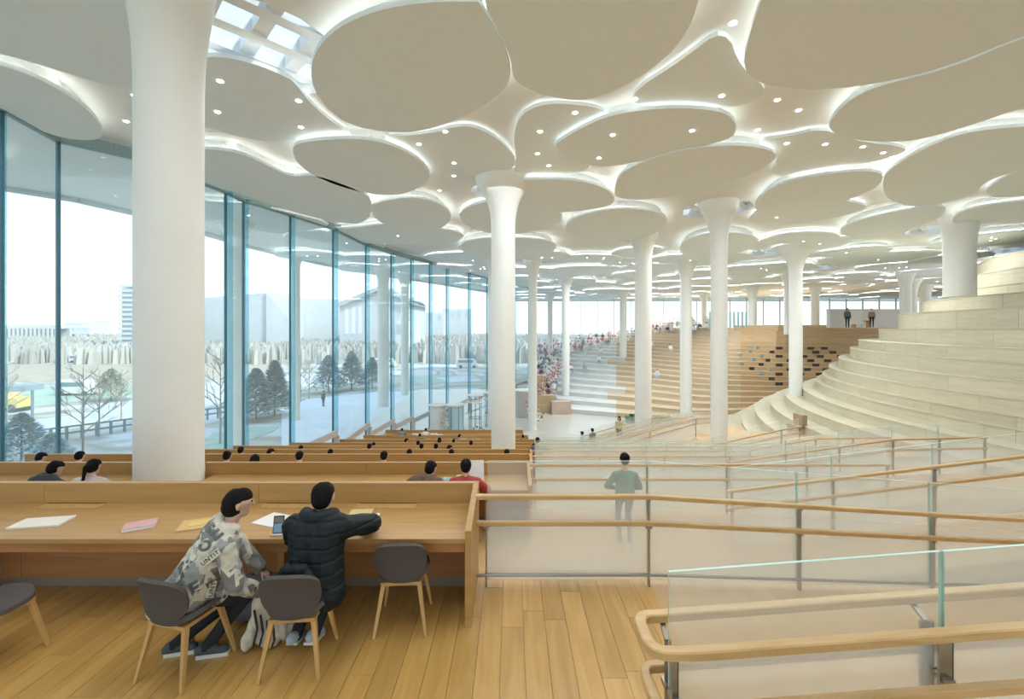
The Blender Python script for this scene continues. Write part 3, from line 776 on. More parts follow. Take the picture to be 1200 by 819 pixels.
    for i, (q, ft) in enumerate(((-1, feet[0]), (1, feet[1]))):
        ho = hip+sd*q*.095*s; ft = Vector(ft); an = ft+Vector((0, 0, .07*s))
        kh = (f*1.0+Vector((0, 0, .9))) if knee is None else Vector(knee)
        kn, an2 = ik(ho, an, .43*s, .42*s, kh)
        P.append((PT, ho, kn, .088*s, .062*s)); P.append((PT, kn, an2, .06*s, .045*s))
        tf = Vector(toe[i]).normalized() if toe else f; tf = Vector((tf.x, tf.y, 0)).normalized()
        hu_ = heel_up*s
        P.append((SH, ft-tf*.05*s+Vector((0, 0, .042*s+hu_)), ft+tf*.13*s+Vector((0, 0, .036*s)), .04*s, .036*s))
        P.append((SH, ft-tf*.03*s+Vector((0, 0, .06*s+hu_*.8)), ft+tf*.06*s+Vector((0, 0, .045*s)), .042*s, .04*s))
    return P, head, hf, hu, hs_
def hair_prims(head, hf, hu, hs_, style='short', s=1.0, r=.094):
    H = [(HR, head+hu*.036*s-hf*.022*s, head+hu*.045*s+hf*.012*s, r*s, (r-.014)*s), (HR, head-hf*.045*s+hu*.02*s, head-hf*.042*s-hu*.045*s, .082*s, .056*s), (HR, head-hf*.035*s+hu*.01*s, head-hf*.04*s-hu*.015*s, .090*s, .084*s)]
    if style == 'long':
        H += [(HR, head-hf*.05*s, head-hf*.09*s-hu*.27*s, .092*s, .07*s)]
        for q in (-1, 1): H.append((HR, head+hs_*q*.06*s, head+hs_*q*.065*s-hf*.05*s-hu*.22*s, .055*s, .04*s))
    if style == 'ponytail': H += [(HR, head-hf*.08*s+hu*.03*s, head-hf*.15*s-hu*.02*s, .03*s, .035*s), (HR, head-hf*.15*s-hu*.02*s, head-hf*.16*s-hu*.22*s, .035*s, .02*s)]
    if style == 'bun': H += [(HR, head-hf*.07*s+hu*.07*s, head-hf*.09*s+hu*.08*s, .045*s, .045*s)]
    return H
def eyes(head, hf, hu, hs_, parent, s=1.0):
    for q in (-1, 1):
        p = head+hf*.087*s+hs_*q*.031*s+hu*.012*s; m = MB(); cap_(m, p-hs_*.006, p+hs_*.006, .008*s, .008*s, 8)
        m.build('eye', HAIR, parent, smooth=True)

# --- man in the printed hoodie, turned to the right and reaching down
PRINT, t, b = nodes('letter_print_cloth')
tcn = t.nodes.new('ShaderNodeTexCoord'); mp = t.nodes.new('ShaderNodeMapping'); mp.inputs['Rotation'].default_value = (.5, .6, .4); mp.inputs['Scale'].default_value = (9, 9, 9)
br = t.nodes.new('ShaderNodeTexVoronoi'); br.distance = 'CHEBYCHEV'; br.inputs['Scale'].default_value = .95
t.links.new(tcn.outputs['Object'], mp.inputs[0]); t.links.new(mp.outputs[0], br.inputs['Vector'])
sx = t.nodes.new('ShaderNodeSeparateXYZ'); t.links.new(br.outputs['Color'], sx.inputs[0])
rr = t.nodes.new('ShaderNodeValToRGB'); rr.color_ramp.interpolation = 'CONSTANT'
rr.color_ramp.elements[0].color = (.56, .52, .43, 1); rr.color_ramp.elements[1].position = .38; rr.color_ramp.elements[1].color = (.19, .19, .185, 1)
ee = rr.color_ramp.elements.new(.68); ee.color = (.30, .30, .29, 1)
t.links.new(sx.outputs['X'], rr.inputs[0]); t.links.new(rr.outputs[0], b.inputs['Base Color']); b.inputs['Roughness'].default_value = .9
BLK = flat((.009, .014, .017), 'black_nylon', .6); PANTS = flat((.018, .02, .024), 'black_cotton', .9)
BLK.node_tree.nodes['Principled BSDF'].inputs['Specular IOR Level'].default_value = .25
m1 = empty('person', (-2.5, 3.45, 0), 0, 'seated man in cream and grey letter-print hoodie reaching down to the right', 'person', 'the two men at the nearest desk')
f1 = Vector((.8, .6, 0))
P, hd, hf, hu, hs_ = body((-.03, .0, .55), (.22, .09, .99), (.29, .14, 1.185), f1, ((.38, .36, .50), (.50, .10, .50)), ((-.20, .10, 0), (.07, .08, 0)),
    hfwd=(.85, .55, .02), puff=.036, detail=True, elbow=((-1, -.3, -.5), (.3, .1, -.9)), hood=True, toe=((.9, .25, 0), (.95, .15, 0)))
# the hem of the hoodie hangs over the seat
P += [(TP, Vector((-.13, -.05, .52)), Vector((.12, .08, .52)), .15, .13)]
fn1 = lambda c: .006*np.sin(c[:, 2]*70+c[:, 0]*30)*np.sin(c[:, 1]*25)
b1 = fuse(P, .0085, 'body', [SKIN, PRINT, PANTS, SHOE], m1, fold=([TP], fn1))
fuse(hair_prims(hd, hf, hu, hs_, r=.093), .009, 'hair', [HAIR], m1, smooth_it=2, jitter=.0012); eyes(hd, hf, hu, hs_, m1)
from mathutils.bvhtree import BVHTree
bv = BVHTree.FromPolygons([v.co.copy() for v in b1.data.vertices], [tuple(p.vertices) for p in b1.data.polygons])
def letter(ch, size, pos, look, rot, mat, parent, off=.0025, bold=.006, name='printed_letter'):
    """flat lettering laid on the cloth: every point is dropped onto the surface along `look`"""
    cu = bpy.data.curves.new('t', 'FONT'); cu.body = ch; cu.size = size; cu.align_x = 'CENTER'; cu.align_y = 'CENTER'; cu.offset = bold; cu.resolution_u = 3
    to = bpy.data.objects.new('t', cu); C.objects.link(to); dg = bpy.context.evaluated_depsgraph_get()
    me = bpy.data.meshes.new_from_object(to.evaluated_get(dg)); bpy.data.objects.remove(to)
    bm = bmesh.new(); bm.from_mesh(me); bmesh.ops.triangulate(bm, faces=bm.faces)
    for _ in range(2):
        le = [e for e in bm.edges if e.calc_length() > .03]
        if le: bmesh.ops.subdivide_edges(bm, edges=le, cuts=1); bmesh.ops.triangulate(bm, faces=bm.faces)
    L = Vector(look).normalized(); r = L.cross(Vector((0, 0, 1))).normalized(); u = r.cross(L)
    ca, sa = math.cos(rot), math.sin(rot); good = 0
    for v in bm.verts:
        x, y = v.co.x*ca-v.co.y*sa, v.co.x*sa+v.co.y*ca
        o_ = Vector(pos)+r*x+u*y-L*1.0
        hit, nn, fi, _ = bv.ray_cast(o_, L)
        if hit is None or b1.data.polygons[fi].material_index != 1: v.co = Vector((1e6, 0, 0)); continue
        v.co = hit-L*off; good += 1
    bad = [v for v in bm.verts if v.co.x > 1e5]; bmesh.ops.delete(bm, geom=bad, context='VERTS')
    le = [f for f in bm.faces if max(e.calc_length() for e in f.edges) > .09]; bmesh.ops.delete(bm, geom=le, context='FACES')
    bm.to_mesh(me); bm.free(); me.name = name
    if not len(me.polygons): return
    me.materials.append(mat); o = bpy.data.objects.new(name, me); C.objects.link(o); o.parent = parent; o['kind'] = 'stuff'
CREAM = flat((.62, .58, .48), 'print_cream', .9); DGR = flat((.13, .13, .125), 'print_grey', .9); BLKT = flat((.03, .03, .03), 'print_black', .9)
V = Vector((.12, 1, -.25))
for ch, px, py, sz, rt, mt in [('S', 240, 660, .20, .3, CREAM), ('A', 232, 700, .17, -.2, CREAM), ('E', 252, 625, .15, .6, DGR), ('F', 215, 668, .15, .2, DGR), ('P', 252, 690, .17, .4, DGR),
        ('E', 268, 668, .13, .6, CREAM), ('A', 281, 675, .14, .5, CREAM), ('S', 226, 640, .15, .3, CREAM), ('B', 296, 690, .08, .4, DGR), ('R', 245, 718, .13, .2, CREAM), ('O', 240, 640, .10, .2, DGR), ('L', 270, 700, .12, .8, DGR), ('E', 228, 690, .12, .3, DGR), ('T', 262, 615, .12, .6, CREAM), ('R', 250, 710, .12, .3, DGR), ('N', 222, 655, .10, .4, CREAM), ('F', 290, 655, .10, .5, CREAM), ('A', 245, 675, .10, .2, CREAM), ('P', 236, 625, .12, .6, CREAM), ('S', 300, 680, .10, .6, CREAM)]:
    d = 3.45; wp = W(px, py, d)-Vector((-2.5, 3.45, 0)); letter(ch, sz, wp, Vector(((px-600)/FPX, 1, -(py-385)/FPX)), rt, mt, b1)
def cloth_label(txt, size, px, py, rot, w_, h_):
    """small woven label: a pale patch in the tangent plane of the cloth with dark lettering"""
    wp = W(px, py, 3.2)-Vector((-2.5, 3.45, 0)); lk = Vector(((px-600)/FPX, 1, -(py-385)/FPX)).normalized()
    hit, nn, _, _ = bv.ray_cast(wp-lk, lk)
    if hit is None: return
    if nn.dot(lk) > 0: nn = -nn
    nn = (nn-lk*.8).normalized(); r_ = nn.cross(Vector((0, 0, 1))).normalized()*-1; u_ = nn.cross(r_)
    if u_.z < 0: u_ = -u_
    M = Matrix((r_, u_, nn)).transposed().to_4x4() @ Matrix.Rotation(rot, 4, 'Z'); M.translation = hit+nn*(.045 if len(txt) > 3 else .02)
    pt = MB().box(-w_/2, w_/2, -h_/2, h_/2, -.03, 0).build('cloth_label', CREAM, b1); pt.matrix_local = M
    cu = bpy.data.curves.new('t', 'FONT'); cu.body = txt; cu.size = size; cu.align_x = 'CENTER'; cu.align_y = 'CENTER'; cu.offset = .0006; cu.space_character = 1.12
    to = bpy.data.objects.new('t', cu); C.objects.link(to); dg = bpy.context.evaluated_depsgraph_get()
    me = bpy.data.meshes.new_from_object(to.evaluated_get(dg)); bpy.data.objects.remove(to); me.materials.append(BLKT)
    o = bpy.data.objects.new('lettering', me); C.objects.link(o); o.parent = b1; o.matrix_local = M @ Matrix.Translation((0, 0, .0015)); o['kind'] = 'stuff'
cloth_label('UNTIT', .045, 250, 651, .66, .155, .052)
cloth_label('UNT', .045, 247, 690, 1.2, .11, .045)
cloth_label('BUR', .04, 286, 662, .35, .10, .04)
# --- man in the black down jacket
m2 = empty('person', (-1.60, 3.58, 0), 0, 'seated man in a black puffer jacket leaning over papers, seen from behind', 'person', 'the two men at the nearest desk')
P, hd, hf, hu, hs_ = body((0, .0, .55), (-.0, .10, 1.0), (.0, .19, 1.17), (.05, 1, 0), ((-.12, .47, .80), (.27, .52, .80)), ((-.17, .03, 0), (-.03, .06, 0)),
    hfwd=(.05, .95, -.25), puff=.062, detail=True, elbow=((-1, -.5, -.35), (1, -.3, .25)), hood=True, heel_up=.06, knee=(0, 1, .5))
P += [(TP, Vector((-.10, -.03, .50)), Vector((.12, -.03, .50)), .15, .15)]
fn2 = lambda c: -.009*(1-np.minimum(1, np.abs(np.sin(c[:, 2]*PI/.095))*2.4))+.003*np.sin(c[:, 0]*60+c[:, 2]*15)
fuse(P, .0085, 'body', [SKIN, BLK, PANTS, flat((.42, .50, .56), 'blue_grey_shoe', .7)], m2, fold=([TP], fn2))
fuse(hair_prims(hd, hf, hu, hs_, r=.095), .009, 'hair', [HAIR], m2, smooth_it=2, jitter=.0012); eyes(hd, hf, hu, hs_, m2)
for q in (-.17, -.03):
    MB().beam((q, .0-.02, .07), (q, .19, .012), .085, .02).build('shoe_sole', SOLE, m2)
for ox, oy in ((-.20, .10), (.07, .08)):
    MB().beam((ox-.06, oy-.01, .014), (ox+.16, oy+.04, .014), .09, .028).build('shoe_sole', SOLE, m1)
# --- boy in green behind the glass
GRN = flat((.12, .24, .17), 'green_jumper', .9); JEA = flat((.16, .22, .28), 'blue_jeans', .9)
bo = empty('person', (1.82, 7.15, -.81), 0, 'boy in a green jumper standing behind the glass railing', 'person')
P, hd, hf, hu, hs_ = body((0, 0, .70), (0, .0, 1.08), (0, .02, 1.30), (.1, 1, 0), ((-.13, .20, .78), (.13, .20, .78)), ((-.09, 0, 0), (.09, .03, 0)), s=.82, puff=.02, detail=True, elbow=((-1, -.6, -.2), (1, -.6, -.2)), hood=False, knee=(0, 1, 0))
fuse(P, .011, 'body', [SKIN, GRN, JEA, SHOE], bo); fuse(hair_prims(hd, hf, hu, hs_, s=.85, r=.10), .012, 'hair', [HAIR], bo, jitter=.0015); eyes(hd, hf, hu, hs_, bo, .85)

# --- readers in the farther rows: three poses, copied
def proto(kind, style, voxel=.022):
    r = empty('person')
    if kind == 'read': a = body((0, 0, .56), (0, .10, 1.02), (0, .17, 1.21), (0, 1, 0), ((-.16, .45, .80), (.16, .45, .80)), ((-.12, .3, 0), (.12, .3, 0)), hfwd=(0, .9, -.35), puff=.03)
    if kind == 'lean': a = body((0, 0, .55), (.03, .24, .93), (.05, .38, 1.07), (0, 1, 0), ((-.2, .58, .80), (.22, .55, .80)), ((-.12, .25, 0), (.12, .3, 0)), hfwd=(.1, .8, -.6), puff=.025)
    if kind == 'turn': a = body((0, 0, .55), (.10, .10, .98), (.20, .15, 1.16), (.5, .85, 0), ((.15, .5, .80), (.38, .42, .80)), ((-.10, .3, 0), (.15, .3, 0)), hfwd=(.9, .4, -.2), puff=.02)
    if kind == 'hunch': a = body((0, 0, .56), (.04, .16, .99), (.09, .27, 1.15), (.25, 1, 0), ((-.16, .5, .80), (.26, .48, .80)), ((-.12, .3, 0), (.12, .3, 0)), hfwd=(.5, .8, -.4), puff=.07, hood=True)
    if kind == 'stand': a = body((0, 0, .93), (0, .0, 1.42), (0, .03, 1.64), (0, 1, 0), ((-.22, .1, .85), (.22, .1, .85)), ((-.1, 0, 0), (.1, .03, 0)), knee=(0, 1, 0), puff=.015)
    if kind == 'armsout': a = body((0, 0, .93), (0, .0, 1.42), (0, .03, 1.64), (0, 1, 0), ((-.5, .15, 1.15), (.5, .15, 1.15)), ((-.1, 0, 0), (.1, .03, 0)), knee=(0, 1, 0), puff=.02)
    if kind == 'perch': a = body((0, 0, .52), (0, -.05, .95), (0, -.03, 1.17), (0, -1, 0), ((.12, -.3, .55), (-.12, -.3, .55)), ((.12, -.42, 0), (-.12, -.42, 0)), knee=(0, -1, .8), puff=.015)
    P, hd, hf, hu, hs_ = a
    fuse(P, voxel, 'body', [SKIN, TP_, PT_, SHOE], r, smooth_it=2)
    fuse(hair_prims(hd, hf, hu, hs_, style), voxel, 'hair', [HAIR], r, smooth_it=2)
    return r
TP_ = flat((.3, .3, .3), 'top'); PT_ = PANTS
PROTO = {}
FIRST = set()
def put(kind, style, x, y, z, rz, col, label, group, vx=.022, pants=None):
    key = (kind, style, vx)
    if key not in PROTO: PROTO[key] = proto(kind, style, vx)
    src = PROTO[key]
    if key in FIRST: o = copy_tree(src)
    else: o = src; FIRST.add(key)
    o.location = (x, y, z); o.rotation_euler = (0, 0, rz)
    for ch in o.children:
        if ch.name.startswith('body'):
            for si, mt in ((1, flat(col)), (2, pants)):
                if mt is None: continue
                ch.material_slots[si].link = 'OBJECT'; ch.material_slots[si].material = mt
    return tag(o, label, 'person', group)
RG = 'readers at the stepped desks'
READ = [ # px, row, kind, hair, colour, label
 (50, 1, 'hunch', 'short', (.03, .035, .045), 'reader in a dark padded jacket at the second desk, far left'),
 (109, 1, 'read', 'ponytail', (.62, .52, .52), 'girl with a ponytail and pale pink top, second desk left'),
 (497, 1, 'hunch', 'short', (.14, .075, .05), 'reader in brown jacket beside the man in red'),
 (546, 1, 'read', 'short', (.38, .05, .045), 'reader in a red jumper holding up a white page'),
 (38, 2, 'hunch', 'short', (.34, .27, .23), 'reader in beige brown coat, leftmost of the third desk'),
 (93, 2, 'read', 'short', (.05, .09, .15), 'reader with grey cap-like hair and navy top, third desk left of column'),
 (266, 2, 'read', 'bun', (.60, .58, .55), 'woman with hair in a bun and white top right of the big column'),
 (290, 2, 'lean', 'long', (.02, .022, .026), 'woman with long black hair right of the big column'),
 (351, 2, 'read', 'short', (.58, .56, .54), 'reader in white with straight black hair, third desk middle'),
 (450, 2, 'read', 'short', (.55, .56, .56), 'lone reader in pale top, third desk, left of the brown-jacket reader'),
 (282, 3, 'read', 'short', (.10, .14, .2), 'small reader in dark blue, fourth desk by the window'),
 (310, 3, 'turn', 'short', (.25, .4, .5), 'small reader in light blue, fourth desk near window'),
 (382, 3, 'lean', 'short', (.05, .05, .06), 'reader bent low in black, fourth desk'),
 (476, 3, 'lean', 'short', (.04, .04, .05), 'reader slumped forward in black, fourth desk middle'),
 (526, 3, 'lean', 'short', (.08, .08, .09), 'reader almost hidden behind the fourth desk top'),
 (592, 3, 'lean', 'short', (.05, .05, .06), 'reader hidden to the crown by the column foot'),
 (348, 4, 'lean', 'short', (.03, .04, .06), 'reader in black beside papers, fifth desk left'),
 (433, 4, 'read', 'short', (.05, .06, .10), 'reader with upright head, fifth desk middle left'),
 (494, 4, 'read', 'short', (.4, .12, .1), 'small reader in dull red, fifth desk middle'),
 (511, 4, 'read', 'short', (.07, .14, .1), 'small reader in dark green, fifth desk middle'),
 (521, 4, 'turn', 'short', (.35, .42, .1), 'small reader in yellow green, fifth desk middle'),
 (626, 4, 'read', 'short', (.6, .6, .58), 'reader in white behind the white column'),
 (435, 5, 'lean', 'short', (.06, .08, .12), 'reader over open books by the window, sixth desk'),
 (490, 5, 'read', 'short', (.1, .1, .14), 'small dark reader, sixth desk middle'),
 (552, 5, 'read', 'short', (.75, .72, .70), 'reader in white shirt near the column, sixth desk'),
 (472, 6, 'turn', 'short', (.55, .06, .05), 'reader in bright red jacket, seventh desk left'),
 (530, 6, 'lean', 'short', (.06, .12, .2), 'reader in navy stooping, seventh desk middle'),
 (515, 6, 'read', 'long', (.2, .4, .35), 'long-haired reader in teal, seventh desk'),
 (492, 7, 'read', 'short', (.05, .12, .1), 'reader in dark green, eighth desk left'),
 (535, 7, 'turn', 'short', (.05, .05, .06), 'reader in black, eighth desk below the kiosks'),
 (612, 7, 'lean', 'short', (.05, .06, .08), 'reader in black right of the white column, eighth desk'),
 (471, 8, 'read', 'short', (.2, .25, .3), 'farthest reader in grey, last desk left'),
 (499, 8, 'read', 'short', (.7, .7, .7), 'farthest reader in white, last desk left'),
]
ch_i = 0
for px, k, kind, hs, col, lab in READ:
    y = BACK[k]-.8-.40; dh = y+.15; x = (px-600)/FPX*dh
    put(kind, hs, x, y, TZ[k], 0, col, lab, RG, .014 if k < 2 else .024)
    if k < 4:
        place_chair(x, y-.02, TZ[k], 0, 'grey chair under the '+' '.join(lab.replace(',', '').split()[:11]), 'grey chairs in the farther rows')
# standing figures
put('armsout', 'short', .95, 16.5, TZ[4], 0, (.10, .11, .13), 'person in dark grey with arms out, standing right of the column', RG)
put('stand', 'short', 4.9, 27.0, -5.22, .6, (.05, .10, .11), 'standing person in black and dark green in the valley', 'people standing in the valley', pants=PANTS)
put('stand', 'short', 4.15, 26.2, -5.22, 1, (.25, .5, .65), 'child in light blue beside the person in black', 'people standing in the valley')
put('stand', 'long', 6.8, 28.1, -4.7, 2.6, (.62, .50, .30), 'person in beige coat carrying a dark bundle', 'people standing in the valley')
put('stand', 'long', W(1, 1, 1).x*0+30.6, 40.5, FZ(19)-.0, 2.8, (.06, .12, .10), 'person in dark green behind the upper parapet', 'people on the upper plateau')
put('stand', 'short', 33.4, 41.2, FZ(19), 2.5, (.35, .22, .18), 'person in brown at the plateau counter', 'people on the upper plateau')
put('stand', 'short', -20.8, 49.0, -6.0, 1.2, (.03, .05, .06), 'person walking on the path outside the glass wall', 'people outdoors')

# crowd seated on the far hill: one pose, object-level colours
crp = {}
CRC = [(.8, .79, .79), (.82, .74, .74), (.6, .25, .25), (.12, .12, .14), (.8, .8, .82), (.65, .68, .7), (.78, .62, .58), (.85, .85, .85), (.3, .38, .45), (.8, .8, .78)]
CN = ['white', 'pale pink', 'dull red', 'black', 'bright white', 'light grey', 'peach', 'clean white', 'slate blue', 'off-white']
def crowd_dress(st):
    i = rn.randrange(10); n = CN[i]
    return CRC[i], 'small distant figure in %s %s among the crowd on the far stepped hill' % (n, 'standing' if st else 'seated'), 'crowd on the far hill, %s, %s' % (n, 'standing' if st else 'seated')
rn = random.Random(5); cnt = 0; seen = []
tr_ = 0
while cnt < 298 and tr_ < 20000:
    tr_ += 1
    px = rn.choice((rn.uniform(625, 655), rn.uniform(628, 655), rn.uniform(640, 720), rn.uniform(665, 790), rn.uniform(690, 830)))
    r = (px-600)/FPX
    # highest step still in front of the facade
    it = max(i for i in range(NS) if dfar(i, r) < 79)
    if px < 652: i = rn.randint(0, it)
    else: i = rn.randint(max(it-2, 0), it) if rn.random() < .93 else rn.randint(4, it)
    d = dfar(i, r)+rn.uniform(.45, max(.5, sp_(r)-.35)) if i < NS-1 else dfar(i, r)+rn.uniform(1.2, 8)
    d = min(d, 81)
    x = r*d
    if any(abs(x-a)+abs(d-b) < .7 for a, b in seen) or any(math.hypot(x-a, d-b) < 1.1 for a, b in ((6.15, 50.8), (6.3, 73), (16.3, 65), (31.6, 73), (2.7, 48))): continue
    seen.append((x, d)); stnd = rn.random() < .35
    put('stand' if stnd else 'perch', 'short', x, d+.0, FZ(i)-(0 if stnd else .0), rn.uniform(-.5, .5)+(PI if stnd and rn.random() < .6 else 0), *crowd_dress(stnd), .05, rn.choice((flat((.6, .6, .62)), flat((.75, .75, .74)), flat((.3, .32, .36)))))
    cnt += 1
# ------------------------------------------------------------------ glass railings with two oak handrails
def glass_panel(a, b, h0, h1, parent, th=.014, name='glass_panel'):
    A = Vector(a); B = Vector(b); d = (B-A); d.z = 0; d.normalize(); n = Vector((d.y, -d.x, 0))*th/2
    vs = []; uv = []
    for hh in (h0, h1):
        for p, sg in ((A, 1), (B, 1), (B, -1), (A, -1)):
            vs.append(p+n*sg+Vector((0, 0, hh))); uv.append((0, hh))
    m = MB().add(vs, [(0, 1, 5, 4)], 0); m.add(vs, [(2, 3, 7, 6)], 0)
    m.v = [tuple(q) for q in vs]; m.f = [(0, 1, 5, 4), (2, 3, 7, 6), (4, 5, 6, 7), (1, 2, 6, 5), (3, 0, 4, 7)]; m.m = [0, 0, 1, 1, 1]
    o = m.build(name, [RGLASS, GEDGE], parent)
    ul = o.data.uv_layers.new(name='UVMap')
    for p in o.data.polygons:
        for li in p.loop_indices: ul.data[li].uv = uv[o.data.loops[li].vertex_index]
    return o
def railing(pts, label, group, gap=.008, step=1.55, side=-1, foot=False, ext=.1, first_post=True, rail2=True):
    r = empty('glass_railing', pts[0], 0, label, 'railing', group); O = Vector(pts[0])
    Q = [Vector(p)-O for p in pts]; stations = [Q[0]]
    for a, b in zip(Q, Q[1:]):
        L = (b-a).length; n = max(1, round(L/step))
        for i in range(1, n+1): stations.append(a.lerp(b, i/n))
    for a, b in zip(stations, stations[1:]):
        d = (b-a).normalized(); glass_panel(a+d*gap, b-d*gap, .04, 1.25, r)
    def off(p, i, o):
        d = (stations[min(i+1, len(stations)-1)]-stations[max(i-1, 0)]); d.z = 0; d.normalize()
        return p+Vector((d.y, -d.x, 0))*o*(1 if side < 0 else -1)
    for h, w_, nm in ((.915, .062, 'handrail'), (.65, .05, 'lower_handrail')):
        pp = [off(p, i, .085)+Vector((0, 0, h)) for i, p in enumerate(stations)]
        d0 = (pp[0]-pp[1]).normalized(); pp[0] = pp[0]+d0*ext; 
        MB().sweep(pp, w_, .046).build(nm, RAILW, r, smooth=False)
    for i, p in enumerate(stations):
        q = off(p, i, .04); d = (stations[min(i+1, len(stations)-1)]-stations[max(i-1, 0)]).normalized()
        q2 = off(p, i, .085)
        m = MB(); m.beam(q+Vector((0, 0, 0)), q+Vector((0, 0, .86)), .014, .055); m.beam(q+Vector((0, 0, .85)), q2+Vector((0, 0, .895)), .014, .03)
        m.beam(q-d*.03+Vector((0, 0, .60)), q+d*.03+Vector((0, 0, .60)), .05, .03)
        m.build('post', STEEL, r)
    if foot:
        pp = [off(p, i, .06)+Vector((0, 0, .12)) for i, p in enumerate(stations)]
        pp = [pp[0]+Vector((-.17, 0, -.07)), pp[0]+Vector((-.13, 0, -.01))]+pp
        MB().tube(pp, .016, 8).build('foot_rail', STEEL, r, smooth=True)
    return r
GR = 'glass railings with oak handrails'
railing([(-.26, 4.53, 0), (1.38, 4.53, 0), (4.79, 5.1, -.42), (8.0, 5.65, -.81)], 'long glass railing ending beside the nearest desk, handrails level then falling', GR, foot=True)
railing([(.42, 8.2, -.81), (2.48, 8.2, -.81), (6.9, 8.2, -.81)], 'level glass railing just behind the boy in green', GR)
railing([(3.4, 6.9, -.81), (8.1, 6.9, -.25), (13, 6.9, -.25)], 'glass railing climbing to the right behind the nearest long one', GR)
railing([(.6, 11.55, -1.62), (9.0, 11.55, -1.62)], 'second level glass railing beyond the boy in green', GR)
railing([(5.5, 11.1, -1.62), (9.5, 11.1, -1.07), (12, 11.3, -1.07)], 'second climbing glass railing on the right ramps', GR)
railing([(.75, 14.95, -2.42), (8, 14.95, -2.42)], 'third level glass railing, level with the standing person with arms out', GR, step=1.8)
railing([(8.1, 15.1, -2.42), (10.3, 15.1, -2.05), (13, 15.3, -2.05)], 'third climbing glass railing, short, near the right hill', GR, step=1.8)
railing([(1.0, 18.35, -3.2), (8.2, 18.35, -3.2)], 'fourth level glass railing before the valley', GR, step=2)
railing([(8.4, 18.65, -3.2), (11.3, 18.65, -2.55), (12.4, 19.2, -2.55)], 'fourth climbing glass railing beside the flared column', GR, step=2)
railing([(1.5, 21.75, -3.95), (4.5, 21.75, -3.95), (9, 21.75, -2.7)], 'fifth glass railing near the valley people', GR, step=2.2)
railing([(1.5, 25.1, -4.63), (4.5, 25.1, -4.63), (9, 25.1, -3.38), (12, 25.1, -3.38)], 'sixth glass railing, close to the people standing in the valley', GR, step=2.4)
railing([(4.5, 28.5, -5.22), (9, 28.5, -3.97), (13, 28.5, -3.97)], 'farthest glass railing before the far steps', GR, step=2.4)

# nearest railing: one glass wall with handrails wrapped round its end
r = empty('glass_railing', (.857, 2.45, 0), 0, 'nearest glass railing at bottom right with oak handrails looping round its end', 'railing', GR)
sl = .075
zz = lambda x: sl*max(0, x)
xs_ = [0, 1.513, 3.1, 5.2]
for a, b in zip(xs_, xs_[1:]): glass_panel((a+.008, 0, zz(a)), (b-.008, 0, zz(b)), .05, 1.26, r, th=.018)
def loop_rail(h, w_, hh, rx, nm):
    pts = [(5.2, .15, h+zz(5.2)), (2.5, .15, h+zz(2.5)), (.12, .15, h+.01)]
    for k in range(0, 13):
        a = PI/2+PI*k/12; sx_, sy_ = math.cos(a), math.sin(a)
        # squared-off end: rounded corners
        pts.append((-.0-rx*abs(sx_)**.6, .15*(abs(sy_)**.55)*(1 if sy_ > 0 else -1), h))
    pts += [(.12, -.16, h+.01), (2.5, -.16, h+zz(2.5)), (5.2, -.16, h+zz(5.2))]
    MB().sweep(pts, w_, hh).build(nm, RAILW, r)
loop_rail(.915, .065, .05, .13, 'handrail'); loop_rail(.62, .05, .05, .10, 'lower_handrail')
for x in (.02, 1.48, 3.1, 4.9):
    for sy in (-1, 1):
        m = MB(); z0 = -.02+zz(x)*.9
        m.beam((x, .055*sy, z0), (x, .055*sy, .84+zz(x)), .07 if x > 1 else .03, .014); m.beam((x, .055*sy, .84+zz(x)), (x, .14*sy, .885+zz(x)), .03, .014)
        m.beam((x, .01*sy, .60+zz(x)), (x, .09*sy, .60+zz(x)), .05, .03); m.build('post', STEEL, r)
        xe_ = x+(.0365 if x > 1 else .0165); MB().beam((xe_, .055*sy, z0), (xe_, .055*sy, .84+zz(x)), .006, .016).build('post_edge', DARKN, r)

# ------------------------------------------------------------------ things on the desks
def book(x, y, z, w, d, h, rz, col, label, name='book', cat='book', group=None):
    b = empty(name, (x, y, z), rz, label, cat, group)
    MB().box(-w/2, w/2, -d/2, d/2, 0, .002).box(-w/2, w/2, -d/2, d/2, h-.002, h).build('cover', flat(col, rough=.6, noise=.05), b)
    MB().box(-w/2+.004, w/2-.004, -d/2+.004, d/2-.004, .002, h-.002).build('pages', WHITEP, b); return b
def sheet(x, y, z, w, d, rz, label, col=(.82, .81, .80), group=None, name='paper_sheet', tilt=0):
    o = MB().box(-w/2, w/2, -d/2, d/2, 0, .0015).build(name, flat(col, rough=.8, noise=.02), loc=(x, y, z)); o.rotation_euler = (tilt, 0, rz)
    return tag(o, label, 'paper', group)
Z = .751
book(-4.47, 4.22, Z, .42, .22, .015, .18, (.80, .74, .66), 'thin cream booklet lying far left on the nearest desk')
b = book(-3.47, 4.14, Z, .24, .17, .03, .5, (.62, .36, .36), 'thick pink-backed paperback lying on the nearest desk'); 
book(-2.98, 4.18, Z, .26, .24, .012, .35, (.66, .42, .14), 'yellow folder on the desk beside the hooded man')
sheet(-2.96, 4.2, Z+.013, .16, .12, .35, 'small orange sheet on the yellow folder', (.70, .50, .2))
sheet(-2.27, 4.28, Z+.001, .36, .26, -.35, 'white printed sheet between the two seated men')
for k in range(5):
    pass
sheet(-1.48, 4.30, Z+.001, .36, .24, .15, 'white paper spread under the right arm of the man in black')
sheet(-1.52, 4.48, Z+.003, .22, .13, .1, 'pale yellow note sheet above the white paper', (.72, .55, .28))
sheet(-1.95, 4.36, Z+.004, .22, .16, -.2, 'white paper corner left of the man in black')
ph = empty('phone_stand', (-2.10, 3.98, Z), .15, 'phone propped on a small stand at the desk edge', 'phone')
